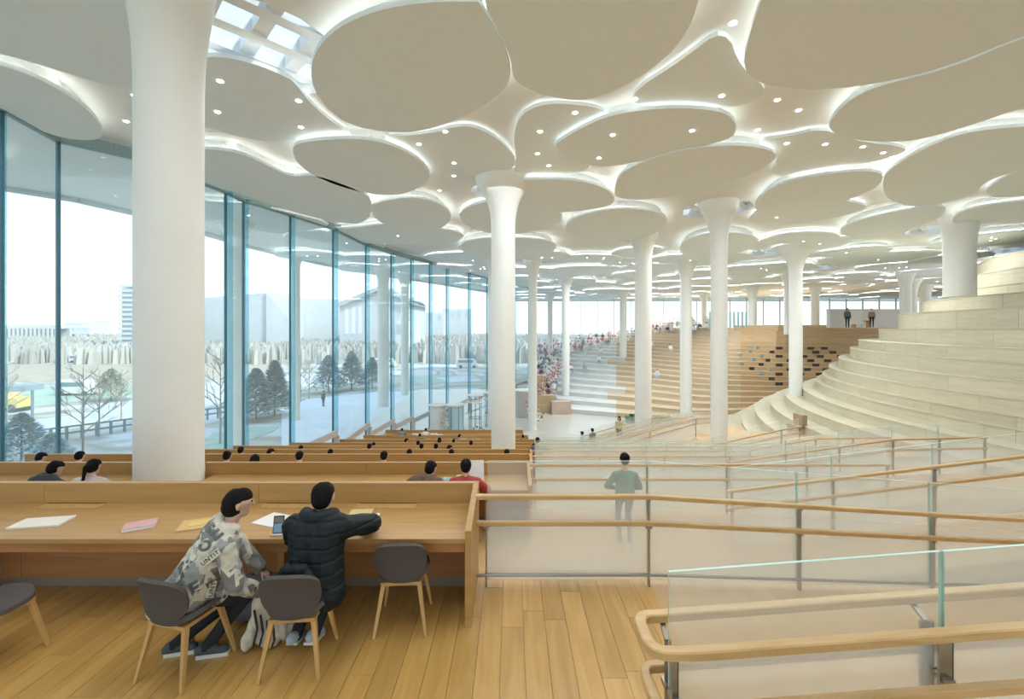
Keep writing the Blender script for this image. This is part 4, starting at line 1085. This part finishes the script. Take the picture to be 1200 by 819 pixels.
o = MB().box(-.045, .045, -.005, .005, .01, .16).build('phone', flat((.05, .06, .07), 'phone_body', .3), ph); o.rotation_euler.x = -.25
o2 = MB().box(-.038, .038, -.0062, -.0052, .02, .095).build('screen', plain('phone_screen', (.12, .2, .26), .2, emit=.6), ph); o2.rotation_euler.x = -.25
o3 = MB().box(-.038, .038, -.0062, -.0052, .10, .15).build('label_strip', flat((.25, .24, .22), 'strip', .5), ph); o3.rotation_euler.x = -.25
MB().box(-.05, .05, -.03, .05, 0, .012).build('base', flat((.6, .62, .64), 'stand_plastic', .5), ph)
# second desk
z1 = TZ[1]+Z
stuff1 = [(-1.62, 7.5, .28, .16, .03, .5, (.10, .11, .12), 'black pencil case left of the brown-jacket reader'), (-1.42, 7.55, .2, .2, .05, .2, (.68, .45, .42), 'pink bundle of papers left of the brown-jacket reader'),
    (-1.12, 7.7, .18, .14, .06, -.2, (.20, .45, .42), 'teal book on the second desk between the two readers'), (-.98, 7.6, .16, .12, .07, .3, (.60, .12, .10), 'red pouch on the second desk between the two readers'),
    (-.90, 7.75, .14, .1, .09, 0, (.30, .50, .20), 'green box on the second desk beside the red jumper'), (-6.95, 7.5, .3, .2, .02, .3, (.75, .74, .72), 'open white book before the ponytail girl'),
    (-7.7, 7.55, .3, .2, .03, -.1, (.78, .78, .78), 'white book held by the far-left reader in the dark jacket')]
for a in stuff1: book(a[0], a[1], z1, a[2], a[3], a[4], a[5], a[6], a[7])
sheet(-.62, 7.42, z1+.24, .30, .42, .1, 'white page held upright by the reader in red', tilt=1.2)
rn = random.Random(3)
for k, n in ((2, 5), (3, 7), (4, 8), (5, 8), (6, 9), (7, 8), (8, 6)):
    for q in range(n):
        x = rn.uniform(facx(BACK[k])+1.2, -1.0); y = BACK[k]-rn.uniform(.2, .6)
        if rn.random() < .45: book(x, y, TZ[k]+Z, .3, .22, rn.uniform(.02, .06), rn.uniform(-.5, .5), rn.choice([(.75, .75, .74), (.5, .6, .65), (.2, .32, .42), (.7, .6, .45), (.5, .2, .16)]), 'small closed book lying on the %s desk' % ['third', 'fourth', 'fifth', 'sixth', 'seventh', 'eighth', 'ninth'][k-2], group='closed books on the %s desk' % ['third', 'fourth', 'fifth', 'sixth', 'seventh', 'eighth', 'ninth'][k-2])
        else: sheet(x, y, TZ[k]+Z+.002, .5, .35, rn.uniform(-.5, .5), 'white paper lying on the %s desk' % ['third', 'fourth', 'fifth', 'sixth', 'seventh', 'eighth', 'ninth'][k-2], group='papers on the %s desk' % ['third', 'fourth', 'fifth', 'sixth', 'seventh', 'eighth', 'ninth'][k-2])
# bags by the nearest desk
bg_ = empty('backpack', (-1.66, 3.375, .475), 0, 'black backpack standing on the chair behind the man in black', 'bag')
fuse([(0, (-.08, 0, .08), (.08, 0, .08), .075, .075), (0, (-.09, 0, .22), (.09, 0, .22), .07, .07), (0, (-.05, 0, .29), (.06, 0, .29), .05, .05)], .012, 'pack', [BLK], bg_, fold=([0], lambda c: .004*np.sin(c[:, 0]*90)*np.sin(c[:, 2]*40)))
MB().tube([(-.03, 0, .33), (-.02, 0, .37), (.03, 0, .37), (.04, 0, .33)], .008).build('handle', BLK, bg_, smooth=True)
CRW = flat((.62, .56, .47), 'cream_canvas', .9); 
jk = empty('crumpled_jacket', (-2.02, 3.62, 0), 0, 'cream and black jacket dangling to the floor below the hooded man', 'jacket')
fuse([(0, (-.02, .0, .46), (-.04, .02, .2), .05, .085), (0, (.06, .04, .40), (.09, .06, .15), .05, .08), (0, (-.10, .02, .12), (.04, .0, .07), .06, .07), (0, (-.04, -.03, .25), (-.12, -.04, .06), .05, .05), (0, (.12, .05, .1), (.2, .1, .07), .07, .05)],
     .010, 'cloth', [CRW], jk, fold=([0], lambda c: .012*np.sin(c[:, 0]*75+c[:, 2]*22)*np.cos(c[:, 1]*40)))
for q in range(4): MB().tube([(-.03+q*.05, -.09, .36-q*.04), (.0+q*.045, -.10, .22-q*.03), (-.04+q*.05, -.09, .07)], .009).build('strap', BLKT, jk, smooth=True)
bp2 = empty('backpack', (-2.28, 3.98, 0), .3, 'grey backpack on the floor under the desk beside the support panel', 'bag')
fuse([(0, (-.1, 0, .12), (.1, 0, .12), .12, .12), (0, (-.08, 0, .3), (.08, 0, .3), .11, .1)], .016, 'pack', [flat((.16, .17, .19), 'grey_nylon', .7)], bp2)
MB().tube([(-.04, 0, .38), (-.03, 0, .43), (.04, 0, .43), (.05, 0, .38)], .01).build('handle', BLK, bp2, smooth=True)

# ------------------------------------------------------------------ valley: round kiosks, wire stands, plants, planters
FL = TZ[9]
def kiosk(x, y, r, h, label, mat, dark=False):
    k = empty('round_kiosk', (x, y, FL), 0, label, 'kiosk', 'round kiosks beyond the desks')
    MB().lathe([(r, 0), (r, h-.12)], n=28).build('drum', mat, k, smooth=True)
    MB().lathe([(r+.12, h-.12), (r+.16, h-.08), (r+.16, h), (0.01, h)], n=28).build('cap', COLM, k, smooth=True)
    if dark:
        for a in range(6): MB().beam(((r+.01)*math.cos(a*PI/3), (r+.01)*math.sin(a*PI/3), 0), ((r+.01)*math.cos(a*PI/3), (r+.01)*math.sin(a*PI/3), h-.12), .05, .05).build('rib', flat((.1, .3, .35), 'teal_steel', .4), k)
kiosk(-6.15, 36.6, .62, 2.25, 'white round kiosk with a rounded cap, leftmost beyond the desks', COLM)
kiosk(-4.62, 36.4, .62, 2.3, 'pale blue round kiosk with dark ribs beside the white one', flat((.5, .68, .75), 'pale_blue_panel', .5, noise=.03), True)
kiosk(1.25, 43, .9, 2.6, 'round grey kiosk right of the central white column', ALU)
def stand(x, y, h, label):
    k = empty('wire_stand', (x, y, FL), 0, label, 'stand', 'tall wire stands beyond the desks')
    for zz_ in (h-.1, h-.65): MB().lathe([(.62, zz_), (.66, zz_+.05), (.62, zz_+.1)], n=28).build('disc', COLM, k, smooth=True)
    for a in range(8): MB().beam((.5*math.cos(a*PI/4), .5*math.sin(a*PI/4), 0), (.5*math.cos(a*PI/4), .5*math.sin(a*PI/4), h-.1), .035, .035).build('rod', flat((.1, .3, .35), 'teal_steel', .4), k)
    for zz_ in (.1, 1.2): MB().tube([(.5*math.cos(a*PI/12), .5*math.sin(a*PI/12), zz_) for a in range(25)], .03, 6, cap=False).build('ring', flat((.1, .3, .35), 'teal_steel', .4), k)
stand(-3.0, 36.4, 3.1, 'tall wire stand with two round discs, left of the central column')
stand(-1.85, 38.5, 3.0, 'tall wire stand half hidden by the central column')
# column of small paper pieces between the kiosks
bc = empty('paper_column', (-5.35, 35.4, FL), 0, 'beige column of hanging paper pieces between two kiosks', 'display')
for q in range(60):
    a = rn.uniform(0, 6.3); zq = rn.uniform(.05, 1.9)
    m = MB().box(-.09, .09, -.01, .01, 0, .13).build('paper_piece', flat(rn.choice([(.75, .66, .52), (.8, .78, .72), (.6, .45, .35)])), bc, loc=(.2*math.cos(a), .2*math.sin(a), zq)); m.rotation_euler = (0, rn.uniform(-.5, .5), a)
MB().lathe([(.05, 0), (.05, 1.95)], n=8).build('pole', ALU, bc)
def leafy(x, y, z, h, r, label, cols, n=70, name='potted_plant', pot=True, seed=1, group=None):
    p = empty(name, (x, y, z), 0, label, 'plant', group); q = random.Random(seed)
    if pot: MB().lathe([(r*.35, 0), (r*.5, h*.25), (r*.45, h*.25)], n=14).build('pot', COLM, p, smooth=True)
    for ci, c in enumerate(cols):
        m = MB()
        for _ in range(n//len(cols)):
            a = q.uniform(0, 6.3); rr = r*math.sqrt(q.random()); zz_ = h*(.3+.65*q.random())*(1-.25*(rr/r)); s_ = r*.2
            c0 = Vector((rr*math.cos(a), rr*math.sin(a), zz_)); u = Vector((q.uniform(-1, 1), q.uniform(-1, 1), q.uniform(-.3, 1))).normalized(); v = u.cross(Vector((q.uniform(-1, 1), q.uniform(-1, 1), .3))).normalized()
            m.add([c0-u*s_, c0+v*s_*.4, c0+u*s_, c0-v*s_*.4], [(0, 1, 2, 3)])
        tag(m.build('foliage' if ci == 0 else 'flowers', flat(c, rough=.7), p), kind='stuff')
    MB().lathe([(.02, h*.2), (.015, h*.7)], n=6).build('stem', flat((.12, .16, .07), 'stem', .8), p); return p
leafy(-2.6, 32.9, FL, 1.4, .6, 'green leafy plant left of the central white column foot', [(.06, .14, .07), (.75, .78, .72)], 120, seed=4)
leafy(2.1, 39.5, FL, 1.7, .7, 'white-flowered green plant by the slim column', [(.10, .20, .09), (.85, .83, .8)], 140, seed=5)
leafy(1.7, 41.5, FL, 2.6, .45, 'tall white flower arrangement beside the slim column', [(.8, .74, .72), (.85, .84, .82), (.5, .1, .12)], 150, seed=6)
for i, (x, y, c) in enumerate(((11.2, 40.4, 'left of the white column'), (13.4, 39.7, 'between the two valley columns'), (15.6, 39.1, 'right of the valley column'))):
    p = leafy(x, y, FL, .8, .9, 'low green hedge planter at the foot of the far steps, '+c, [(.06, .18, .05), (.10, .26, .08)], 160, 'hedge_planter', False, 20+i, 'green planters at the far steps')
    MB().box(-.9, .9, -.3, .3, 0, .3).build('box', flat((.35, .55, .55), 'planter_teal', .6), p)
# wooden steps at the left foot of the far hill with flower heads
for i, (x, y, w_, h_, lb) in enumerate(((3.2, 45.2, 2.2, 1.7, 'tall orange oak block at the foot of the flower steps'), (4.9, 44.4, 1.9, 1.2, 'pinkish oak block right of the flower steps'), (2.7, 48, 1.8, 3.4, 'high oak block behind the flower steps'))):
    m = MB().box(-w_/2, w_/2, -.5, .5, 0, h_).box(-w_/2-.02, w_/2+.02, -.52, .52, h_, h_+.05).build('wooden_block', FHILLW if i != 1 else flat((.60, .46, .38), 'pink_oak', .5), loc=(x, y, FL)); tag(m, lb, 'block')
for i in range(7):
    leafy(2.2+.35*i % 2.2+rn.uniform(0, 1.4), 45.4+i*.75, FL+1.4+i*.35, 1.5, .6, 'white and pink flower clump on the oak blocks', [(.84, .80, .78), (.8, .62, .6), (.10, .12, .14), (.55, .12, .12)], 120, 'flower_clump', False, 40+i, 'flower clumps on the oak blocks')

# upper plateau: counter, white board, low wall
ZP = FZ(19)
ct = MB().box(-4.5, 4.5, -.3, .3, 0, 2.0).box(-4.55, 4.55, -.35, .35, 2.0, 2.1).build('service_counter', flat((.52, .50, .48), 'grey_counter', .6, noise=.03), loc=(40.5, 50.5, ZP)); tag(ct, 'long grey counter wall on the upper plateau', 'counter')
wb = empty('white_board', (32.3, 41.6, ZP), 0, 'white notice board between two people on the upper plateau', 'board')
MB().box(-.6, .6, -.03, .03, .3, 1.6).build('panel', WHITEP, wb); 
for q in (-.5, .5): MB().box(q-.03, q+.03, -.03, .03, 0, .3).build('leg', ALU, wb)
lb = empty('low_table', (33.2, 42.2, ZP), 0, 'brown low table behind the upper parapet', 'table')
MB().box(-.8, .8, -.3, .3, .6, .66).build('tabletop', DESKD, lb)
for q in (-.7, .7): MB().box(q-.04, q+.04, -.25, .25, 0, .6).build('leg', DESKD, lb)
vr = empty('slatted_screen', (25.5, 52.5, ZP), 0, 'teal slatted screen on the plateau by far windows', 'screen')
for q in range(10): MB().box(-2.2+q*.48, -2.0+q*.48, -.05, .05, 0, 1.9).build('slat', flat((.3, .5, .52), 'teal_slat', .5), vr)

# ------------------------------------------------------------------ outside: ground, park, buildings
GZ = -6.3
out = [(-9.3, -60)]+[(a-.3, b) for a, b in FAC]+[(1.9, 60.4), (3.3, 83.4), (99, 83.4), (99, 900), (-1400, 900), (-1400, -60)]
G_, t, b = nodes('park_ground')
tcn = t.nodes.new('ShaderNodeTexCoord'); n1 = t.nodes.new('ShaderNodeTexNoise'); n1.inputs['Scale'].default_value = .035; n1.inputs['Detail'].default_value = 5; n1.inputs['Distortion'].default_value = 1.2
t.links.new(tcn.outputs['Object'], n1.inputs['Vector']); rr = t.nodes.new('ShaderNodeValToRGB')
for p_, c_ in ((.42, (.66, .68, .69, 1)), (.47, (.40, .37, .28, 1)), (.53, (.62, .60, .55, 1)), (.60, (.30, .36, .24, 1)), (.64, (.66, .64, .60, 1))):
    e = rr.color_ramp.elements.new(p_); e.color = c_
rr.color_ramp.elements[0].color = (.70, .72, .74, 1); rr.color_ramp.elements[-1].color = (.68, .66, .62, 1)
t.links.new(n1.outputs['Fac'], rr.inputs[0]); t.links.new(rr.outputs[0], b.inputs['Base Color']); b.inputs['Roughness'].default_value = .95
tri = tessellate_polygon([[Vector((x, y, 0)) for x, y in out]])
gm = MB(); gm.v = [(x, y, GZ) for x, y in out]; gm.f = [tuple(f) for f in tri]; gm.m = [0]*len(tri)
g = gm.build('ground', G_); g['kind'] = 'structure'
def patch(name, poly, z, mat):
    o = MB().prism(poly, GZ, GZ+z).build(name, mat); o['kind'] = 'structure'; return o
def wpx(pts, z=GZ): return [((x-600)/FPX*(FPX*(E-z)/(y-385)), FPX*(E-z)/(y-385)) for x, y in pts]
LAWN = plain('winter_lawn', (.44, .56, .44), .95, noise=.15, scale=.8); PAVE = plain('pale_paving', (.62, .66, .70), .8, noise=.05, scale=.6); SNOW = plain('thin_snow', (.80, .82, .84), .9, noise=.05, scale=.7)
DRY = plain('dry_grass', (.52, .46, .34), .95, noise=.15, scale=.5)
patch('lawn', wpx([(235, 525), (250, 507), (300, 500), (327, 500), (320, 506), (290, 517), (255, 532)]), .04, LAWN)
patch('lawn', wpx([(480, 443), (500, 440), (524, 447), (510, 450), (490, 450)]), .04, LAWN)
patch('lawn', wpx([(-60, 482), (-60, 455), (30, 452), (110, 455), (170, 452), (168, 462), (90, 470), (20, 480)]), .04, LAWN)
patch('road', wpx([(-80, 512), (-60, 500), (60, 490), (170, 475), (300, 462), (300, 470), (170, 488), (60, 506), (-60, 520)]), .06, PAVE)
patch('path', wpx([(330, 528), (330, 480), (360, 468), (440, 460), (560, 455), (575, 470), (560, 500), (460, 520)]), .06, SNOW)
patch('dry_meadow', wpx([(-80, 447), (-60, 425), (100, 428), (180, 425), (330, 425), (320, 440), (200, 445), (60, 447)]), .03, DRY)
def haze(c, f):  # aerial haze blended straight into the base colour of distant things
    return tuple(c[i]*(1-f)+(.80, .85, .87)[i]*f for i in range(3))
def tree_bare(x, y, h, label, seed=1, group=None):
    q = random.Random(seed); p = empty('bare_tree', (x, y, GZ), 0, label, 'tree', group); m = MB()
    M_ = flat((.33, .29, .25), 'bark', .9)
    MB().tube([(0, 0, 0), (.03, 0, h*.4), (0, .03, h)], [.012*h, .009*h, .003*h], 6).build('trunk', M_, p)
    def br(p0, d, L, r, lv):
        p1 = p0+d*L; m.tube([p0, p0.lerp(p1, .5)+Vector((0, 0, L*.03)), p1], [r, r*.8, r*.5], 4, cap=False)
        if lv == 0: return
        for _ in range(3):
            dd = (d+Vector((q.uniform(-.7, .7), q.uniform(-.7, .7), q.uniform(-.1, .6)))).normalized(); br(p0.lerp(p1, q.uniform(.35, 1)), dd, L*.55, r*.5, lv-1)
    for k in range(13):
        a = k*2.4; zz_ = h*(.25+.7*k/13); L = h*.30*(1.15-k/16)
        br(Vector((0, 0, zz_)), Vector((math.cos(a), math.sin(a), .8)).normalized(), L, .006*h, 3)
    tag(m.build('branches', M_, p), kind='stuff')
def conifer(x, y, h, w_, label, col, seed=1, group=None, name='evergreen_tree'):
    q = random.Random(seed); p = empty(name, (x, y, GZ), 0, label, 'tree', group)
    MB().tube([(0, 0, 0), (0, 0, h*.8)], [.02*h, .008*h], 6).build('trunk', flat((.2, .16, .12), 'conifer_bark', .9), p)
    m = MB()
    for _ in range(2200):
        t_ = q.random()**.8; a = q.uniform(0, 6.3); rad = w_*(1-t_)**.7*(.35+.65*q.random()); z_ = h*(.12+.88*t_)
        c0 = Vector((rad*math.cos(a), rad*math.sin(a), z_)); d = Vector((math.cos(a), math.sin(a), q.uniform(-.3, .5))).normalized(); s_ = h*.055
        v = d.cross(Vector((q.uniform(-.4, .4), q.uniform(-.4, .4), 1))).normalized()
        m.add([c0-d*s_, c0+v*s_*.45, c0+d*s_*1.1, c0-v*s_*.45], [(0, 1, 2, 3)])
    tag(m.build('needles', flat(col), p), kind='stuff')
def gp(px, py): q = wpx([(px, py)])[0]; return q
for i, (px, py, h, lb) in enumerate(((97, 534, 6.2, 'bare young tree in front of the path, left of the big column'), (116, 512, 5.5, 'bare tree just right of and behind the first bare tree'), (142, 492, 5.0, 'small bare tree by the road near the second mullion'), (258, 520, 7.2, 'tall thin bare tree right of the big white column'),
    (8, 500, 5.5, 'bare tree at the far left beside the canopy'), (352, 472, 5.0, 'bare sapling on the snowy slope'), (362, 468, 5.0, 'second bare sapling on the snowy slope'), (410, 450, 7, 'bare tree behind the evergreens'))):
    x, y = gp(px, py); tree_bare(x, y, h, lb, i+2)
for i, (px, py, h, w_, c, lb) in enumerate(((300, 492, 5.0, 2.4, (.10, .20, .18), 'bluish evergreen tree on the lawn'), (322, 487, 5.6, 2.0, (.13, .22, .15), 'second evergreen behind the bluish one on the lawn'),
    (385, 460, 5.2, 2.6, (.12, .22, .22), 'round evergreen beside the third window bay'), (412, 457, 5.6, 2.4, (.13, .24, .23), 'evergreen right of the round evergreen'), (436, 455, 4.6, 2.0, (.16, .26, .24), 'small evergreen beside the outdoor column'),
    (25, 545, 3.4, 2.0, (.12, .24, .24), 'low blue-green pine at the left window foot'), (60, 548, 2.2, 1.6, (.14, .26, .25), 'small pine shrub right of the low pine'), (130, 470, 4, 2.6, (.42, .38, .22), 'olive shrub tree behind the bare trees'))):
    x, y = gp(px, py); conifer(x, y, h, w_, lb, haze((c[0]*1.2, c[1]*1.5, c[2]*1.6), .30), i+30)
# timber fence along the path
fn = empty('path_fence', (*gp(40, 521), GZ), 0, 'long low fence along the path outside the left windows', 'fence'); F0 = Vector((*gp(40, 521), 0)); F1 = Vector((*gp(300, 484), 0)); FM = flat((.20, .28, .30), 'fence_grey', .8)
for k in range(19):
    p = (F1-F0)*k/18; MB().beam(p, p+Vector((0, 0, 1.1)), .14, .14).build('fence_post', FM, fn)
for hh in (.55, 1.05): MB().beam(Vector((0, 0, hh)), (F1-F0)+Vector((0, 0, hh)), .08, .14).build('rail', FM, fn)
# steel canopy frame far left, yellow machine, white van
cx_, cy_ = gp(38, 492); cn = empty('garden_canopy', (cx_, cy_, GZ), .1, 'dark garden canopy on one thin post, far left outside', 'canopy')
MB().box(-6, .2, -1, 1, 2.9, 3.4).build('roof', flat((.32, .42, .44), 'canopy_grey', .7), cn); MB().box(-.08, .08, -.08, .08, 0, 2.9).build('post', FM, cn); MB().box(-5.8, -5.6, -.08, .08, 0, 2.9).build('post', FM, cn)
cx_, cy_ = gp(10, 482); yl = empty('yellow_machine', (cx_, cy_, GZ), 0, 'yellow machine standing beyond the road at far left', 'machine')
MB().box(-1.8, 1.8, -.8, .8, .5, 1.5).build('body', flat((.80, .66, .22), 'yellow_paint', .6), yl); MB().box(-.6, .7, -.7, .7, 1.5, 2.3).build('cab', flat((.75, .66, .35), 'yellow_cab', .6), yl)
for q in (-1.2, 1.2): o = MB().lathe([(.45, -.9), (.45, .9)], n=14).build('wheel', SHOE, yl, loc=(q, 0, .45)); o.rotation_euler.x = PI/2
def van(px, py, lb, sd=1):
    cx_, cy_ = gp(px, py); v = empty('white_van', (cx_, cy_, GZ), 0, lb, 'van', None)
    MB().hexa([(-2.4, -.9, .35), (2.4, -.9, .35), (2.4, .9, .35), (-2.4, .9, .35), (-2.4, -.9, 2.0), (1.5, -.9, 2.0), (1.5, .9, 2.0), (-2.4, .9, 2.0)]).build('body', WHITEP, v)
    MB().box(-2.0, 1.3, -.93, -.91, 1.25, 1.8).build('window', FM, v)
    for q in (-1.5, 1.5): o = MB().lathe([(.35, -.95), (.35, .95)], n=12).build('wheel', SHOE, v, loc=(q, 0, .35)); o.rotation_euler.x = PI/2
van(93, 463, 'white van behind the bare tree'); van(452, 430, 'white van on the far road between the outdoor columns'); van(548, 431, 'white vehicle far off behind the central column'); van(95, 425, 'white van near the horizon left of the big column')
# far buildings
def bld_tower():
    d = 150; b = empty('office_tower', ((160-600)/FPX*d, d, GZ), 0, 'pale tower of stacked floors near the left column', 'building')
    n = 14; H = 22.5
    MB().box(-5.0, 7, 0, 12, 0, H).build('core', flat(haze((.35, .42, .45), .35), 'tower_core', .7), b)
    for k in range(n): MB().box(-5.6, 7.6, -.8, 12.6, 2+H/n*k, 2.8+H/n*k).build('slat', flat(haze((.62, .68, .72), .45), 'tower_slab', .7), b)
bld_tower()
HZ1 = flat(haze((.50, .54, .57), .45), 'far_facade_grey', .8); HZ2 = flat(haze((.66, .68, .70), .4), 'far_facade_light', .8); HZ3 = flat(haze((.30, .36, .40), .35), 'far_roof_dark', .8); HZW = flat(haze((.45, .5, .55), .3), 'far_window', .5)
def wedge(name, pts, d, depth, mat, label, z0=GZ):
    cxp = sum(p[0] for p in pts)/len(pts); X0 = (cxp-600)/FPX*d
    b = empty(name, (X0, d, 0), 0, label, 'building')
    vs = [((x-600)/FPX*d-X0, 0, max(E-(y-385)/FPX*d, z0)) for x, y in pts]; n = len(vs)
    m = MB().add(vs+[(x, depth, z) for x, y, z in vs], [tuple(range(n)), tuple(range(2*n-1, n-1, -1))]+[(i, n+i, n+(i+1) % n, (i+1) % n) for i in range(n)])
    m.build('wall', mat, b); return b, X0
b, X0 = wedge('angular_hall', [(236, 349), (312, 343), (312, 425), (236, 425)], 170, 40, HZ1, 'grey angular hall with a sloping side beyond the park')
vs = [(0, 0, 0)]
m = MB(); f_ = lambda px, py, dd: ((px-600)/FPX*dd-X0, dd-170, E-(py-385)/FPX*dd)
m.add([f_(312, 343, 169), f_(338, 373, 169), f_(338, 425, 169), f_(312, 425, 169), f_(312, 343, 200), f_(338, 373, 200), f_(338, 425, 200), f_(312, 425, 200)], [(0, 3, 2, 1), (0, 1, 5, 4), (1, 2, 6, 5)]).build('sloping_end', HZ2, b)
b, X0 = wedge('long_pale_hall', [(316, 352), (400, 350), (400, 425), (316, 425)], 200, 40, HZ2, 'long pale hall behind the angular one')
b, X0 = wedge('gabled_hall', [(398, 356), (447, 336), (480, 352), (480, 425), (398, 425)], 165, 30, HZ1, 'dark gabled hall seen between the outdoor columns')
m = MB()
for (a, c) in (((396, 355), (447, 334)), ((447, 334), (484, 352))):
    A = Vector(((a[0]-600)/FPX*163-X0, -2, E-(a[1]-385)/FPX*163)); B = Vector(((c[0]-600)/FPX*163-X0, -2, E-(c[1]-385)/FPX*163)); m.add([A, B, B+Vector((0, 32, 0)), A+Vector((0, 32, 0)), A-Vector((0, 0, 1.5)), B-Vector((0, 0, 1.5)), B+Vector((0, 32, -1.5)), A+Vector((0, 32, -1.5))], [(0, 1, 2, 3), (7, 6, 5, 4), (4, 5, 1, 0)])
m.build('roof', HZ3, b)
for px in (404, 412, 420, 428): 
    x0 = (px-600)/FPX*165-X0; MB().box(x0, x0+1.2, -.15, 0, E-2, E+8).build('window', WHITEP, b)
b, X0 = wedge('colonnade_hall', [(-60, 381), (70, 381), (70, 384), (-60, 384)], 260, 30, HZ2, 'long low colonnaded hall on the left horizon')
for k in range(26):
    x0 = (-60+5*k-600)/FPX*260-X0; MB().box(x0, x0+.9, -.4, .4, GZ, E+1).build('pillar', HZ2, b)
MB().box((-60-600)/FPX*260-X0, (70-600)/FPX*260-X0, 6, 7, GZ, E).build('rear_wall', HZ1, b)
for i, (px, w_, py, d, lb) in enumerate(((90, 30, 378, 400, 'pale block on the left horizon'), (118, 22, 375, 420, 'second pale block on the left horizon'), (205, 50, 372, 380, 'far block behind the big column'), (500, 40, 366, 300, 'pale block behind the central mullions'), (535, 34, 362, 320, 'pale hall left of the central column'), (470, 12, 376, 130, 'small grey billboard-like block between mullions'))):
    b, X0 = wedge('far_building', [(px-w_/2, py), (px+w_/2, py), (px+w_/2, 420), (px-w_/2, 420)], d, 20, HZ2 if i % 2 else HZ1, lb)
    for q in range(4): x0 = ((px-w_/2+w_*(q+.3)/4)-600)/FPX*d-X0; MB().box(x0, x0+w_/FPX*d*.1, -.3, 0, E-(py+6-385)/FPX*d*1-2, E-(py+3-385)/FPX*d).build('window', HZW, b)
# band of leafless woodland on the horizon: uncountable
wd = MB(); q = random.Random(9)
for _ in range(9000):
    px = q.uniform(-200, 1150); d = q.uniform(110, 330); h = q.uniform(3.4, 4.8)*(1+.001*d); x = (px-600)/FPX*d; r_ = q.uniform(.6, 1.6)
    if -20 < x < 102 and d < 90: continue
    a = q.uniform(0, 3); ca, sa = math.cos(a)*r_, math.sin(a)*r_
    wd.add([(x-ca, d-sa, GZ), (x+ca, d+sa, GZ), (x+ca*.8, d+sa*.8, GZ+h*.7), (x, d, GZ+h*.9), (x-ca*.8, d-sa*.8, GZ+h*.82), (x-sa, d+ca, GZ), (x+sa, d-ca, GZ), (x+sa*.7, d-ca*.7, GZ+h*.8), (x-sa*.7, d+ca*.7, GZ+h*.7)], [(0, 1, 2, 3, 4), (5, 6, 7, 3, 8)])
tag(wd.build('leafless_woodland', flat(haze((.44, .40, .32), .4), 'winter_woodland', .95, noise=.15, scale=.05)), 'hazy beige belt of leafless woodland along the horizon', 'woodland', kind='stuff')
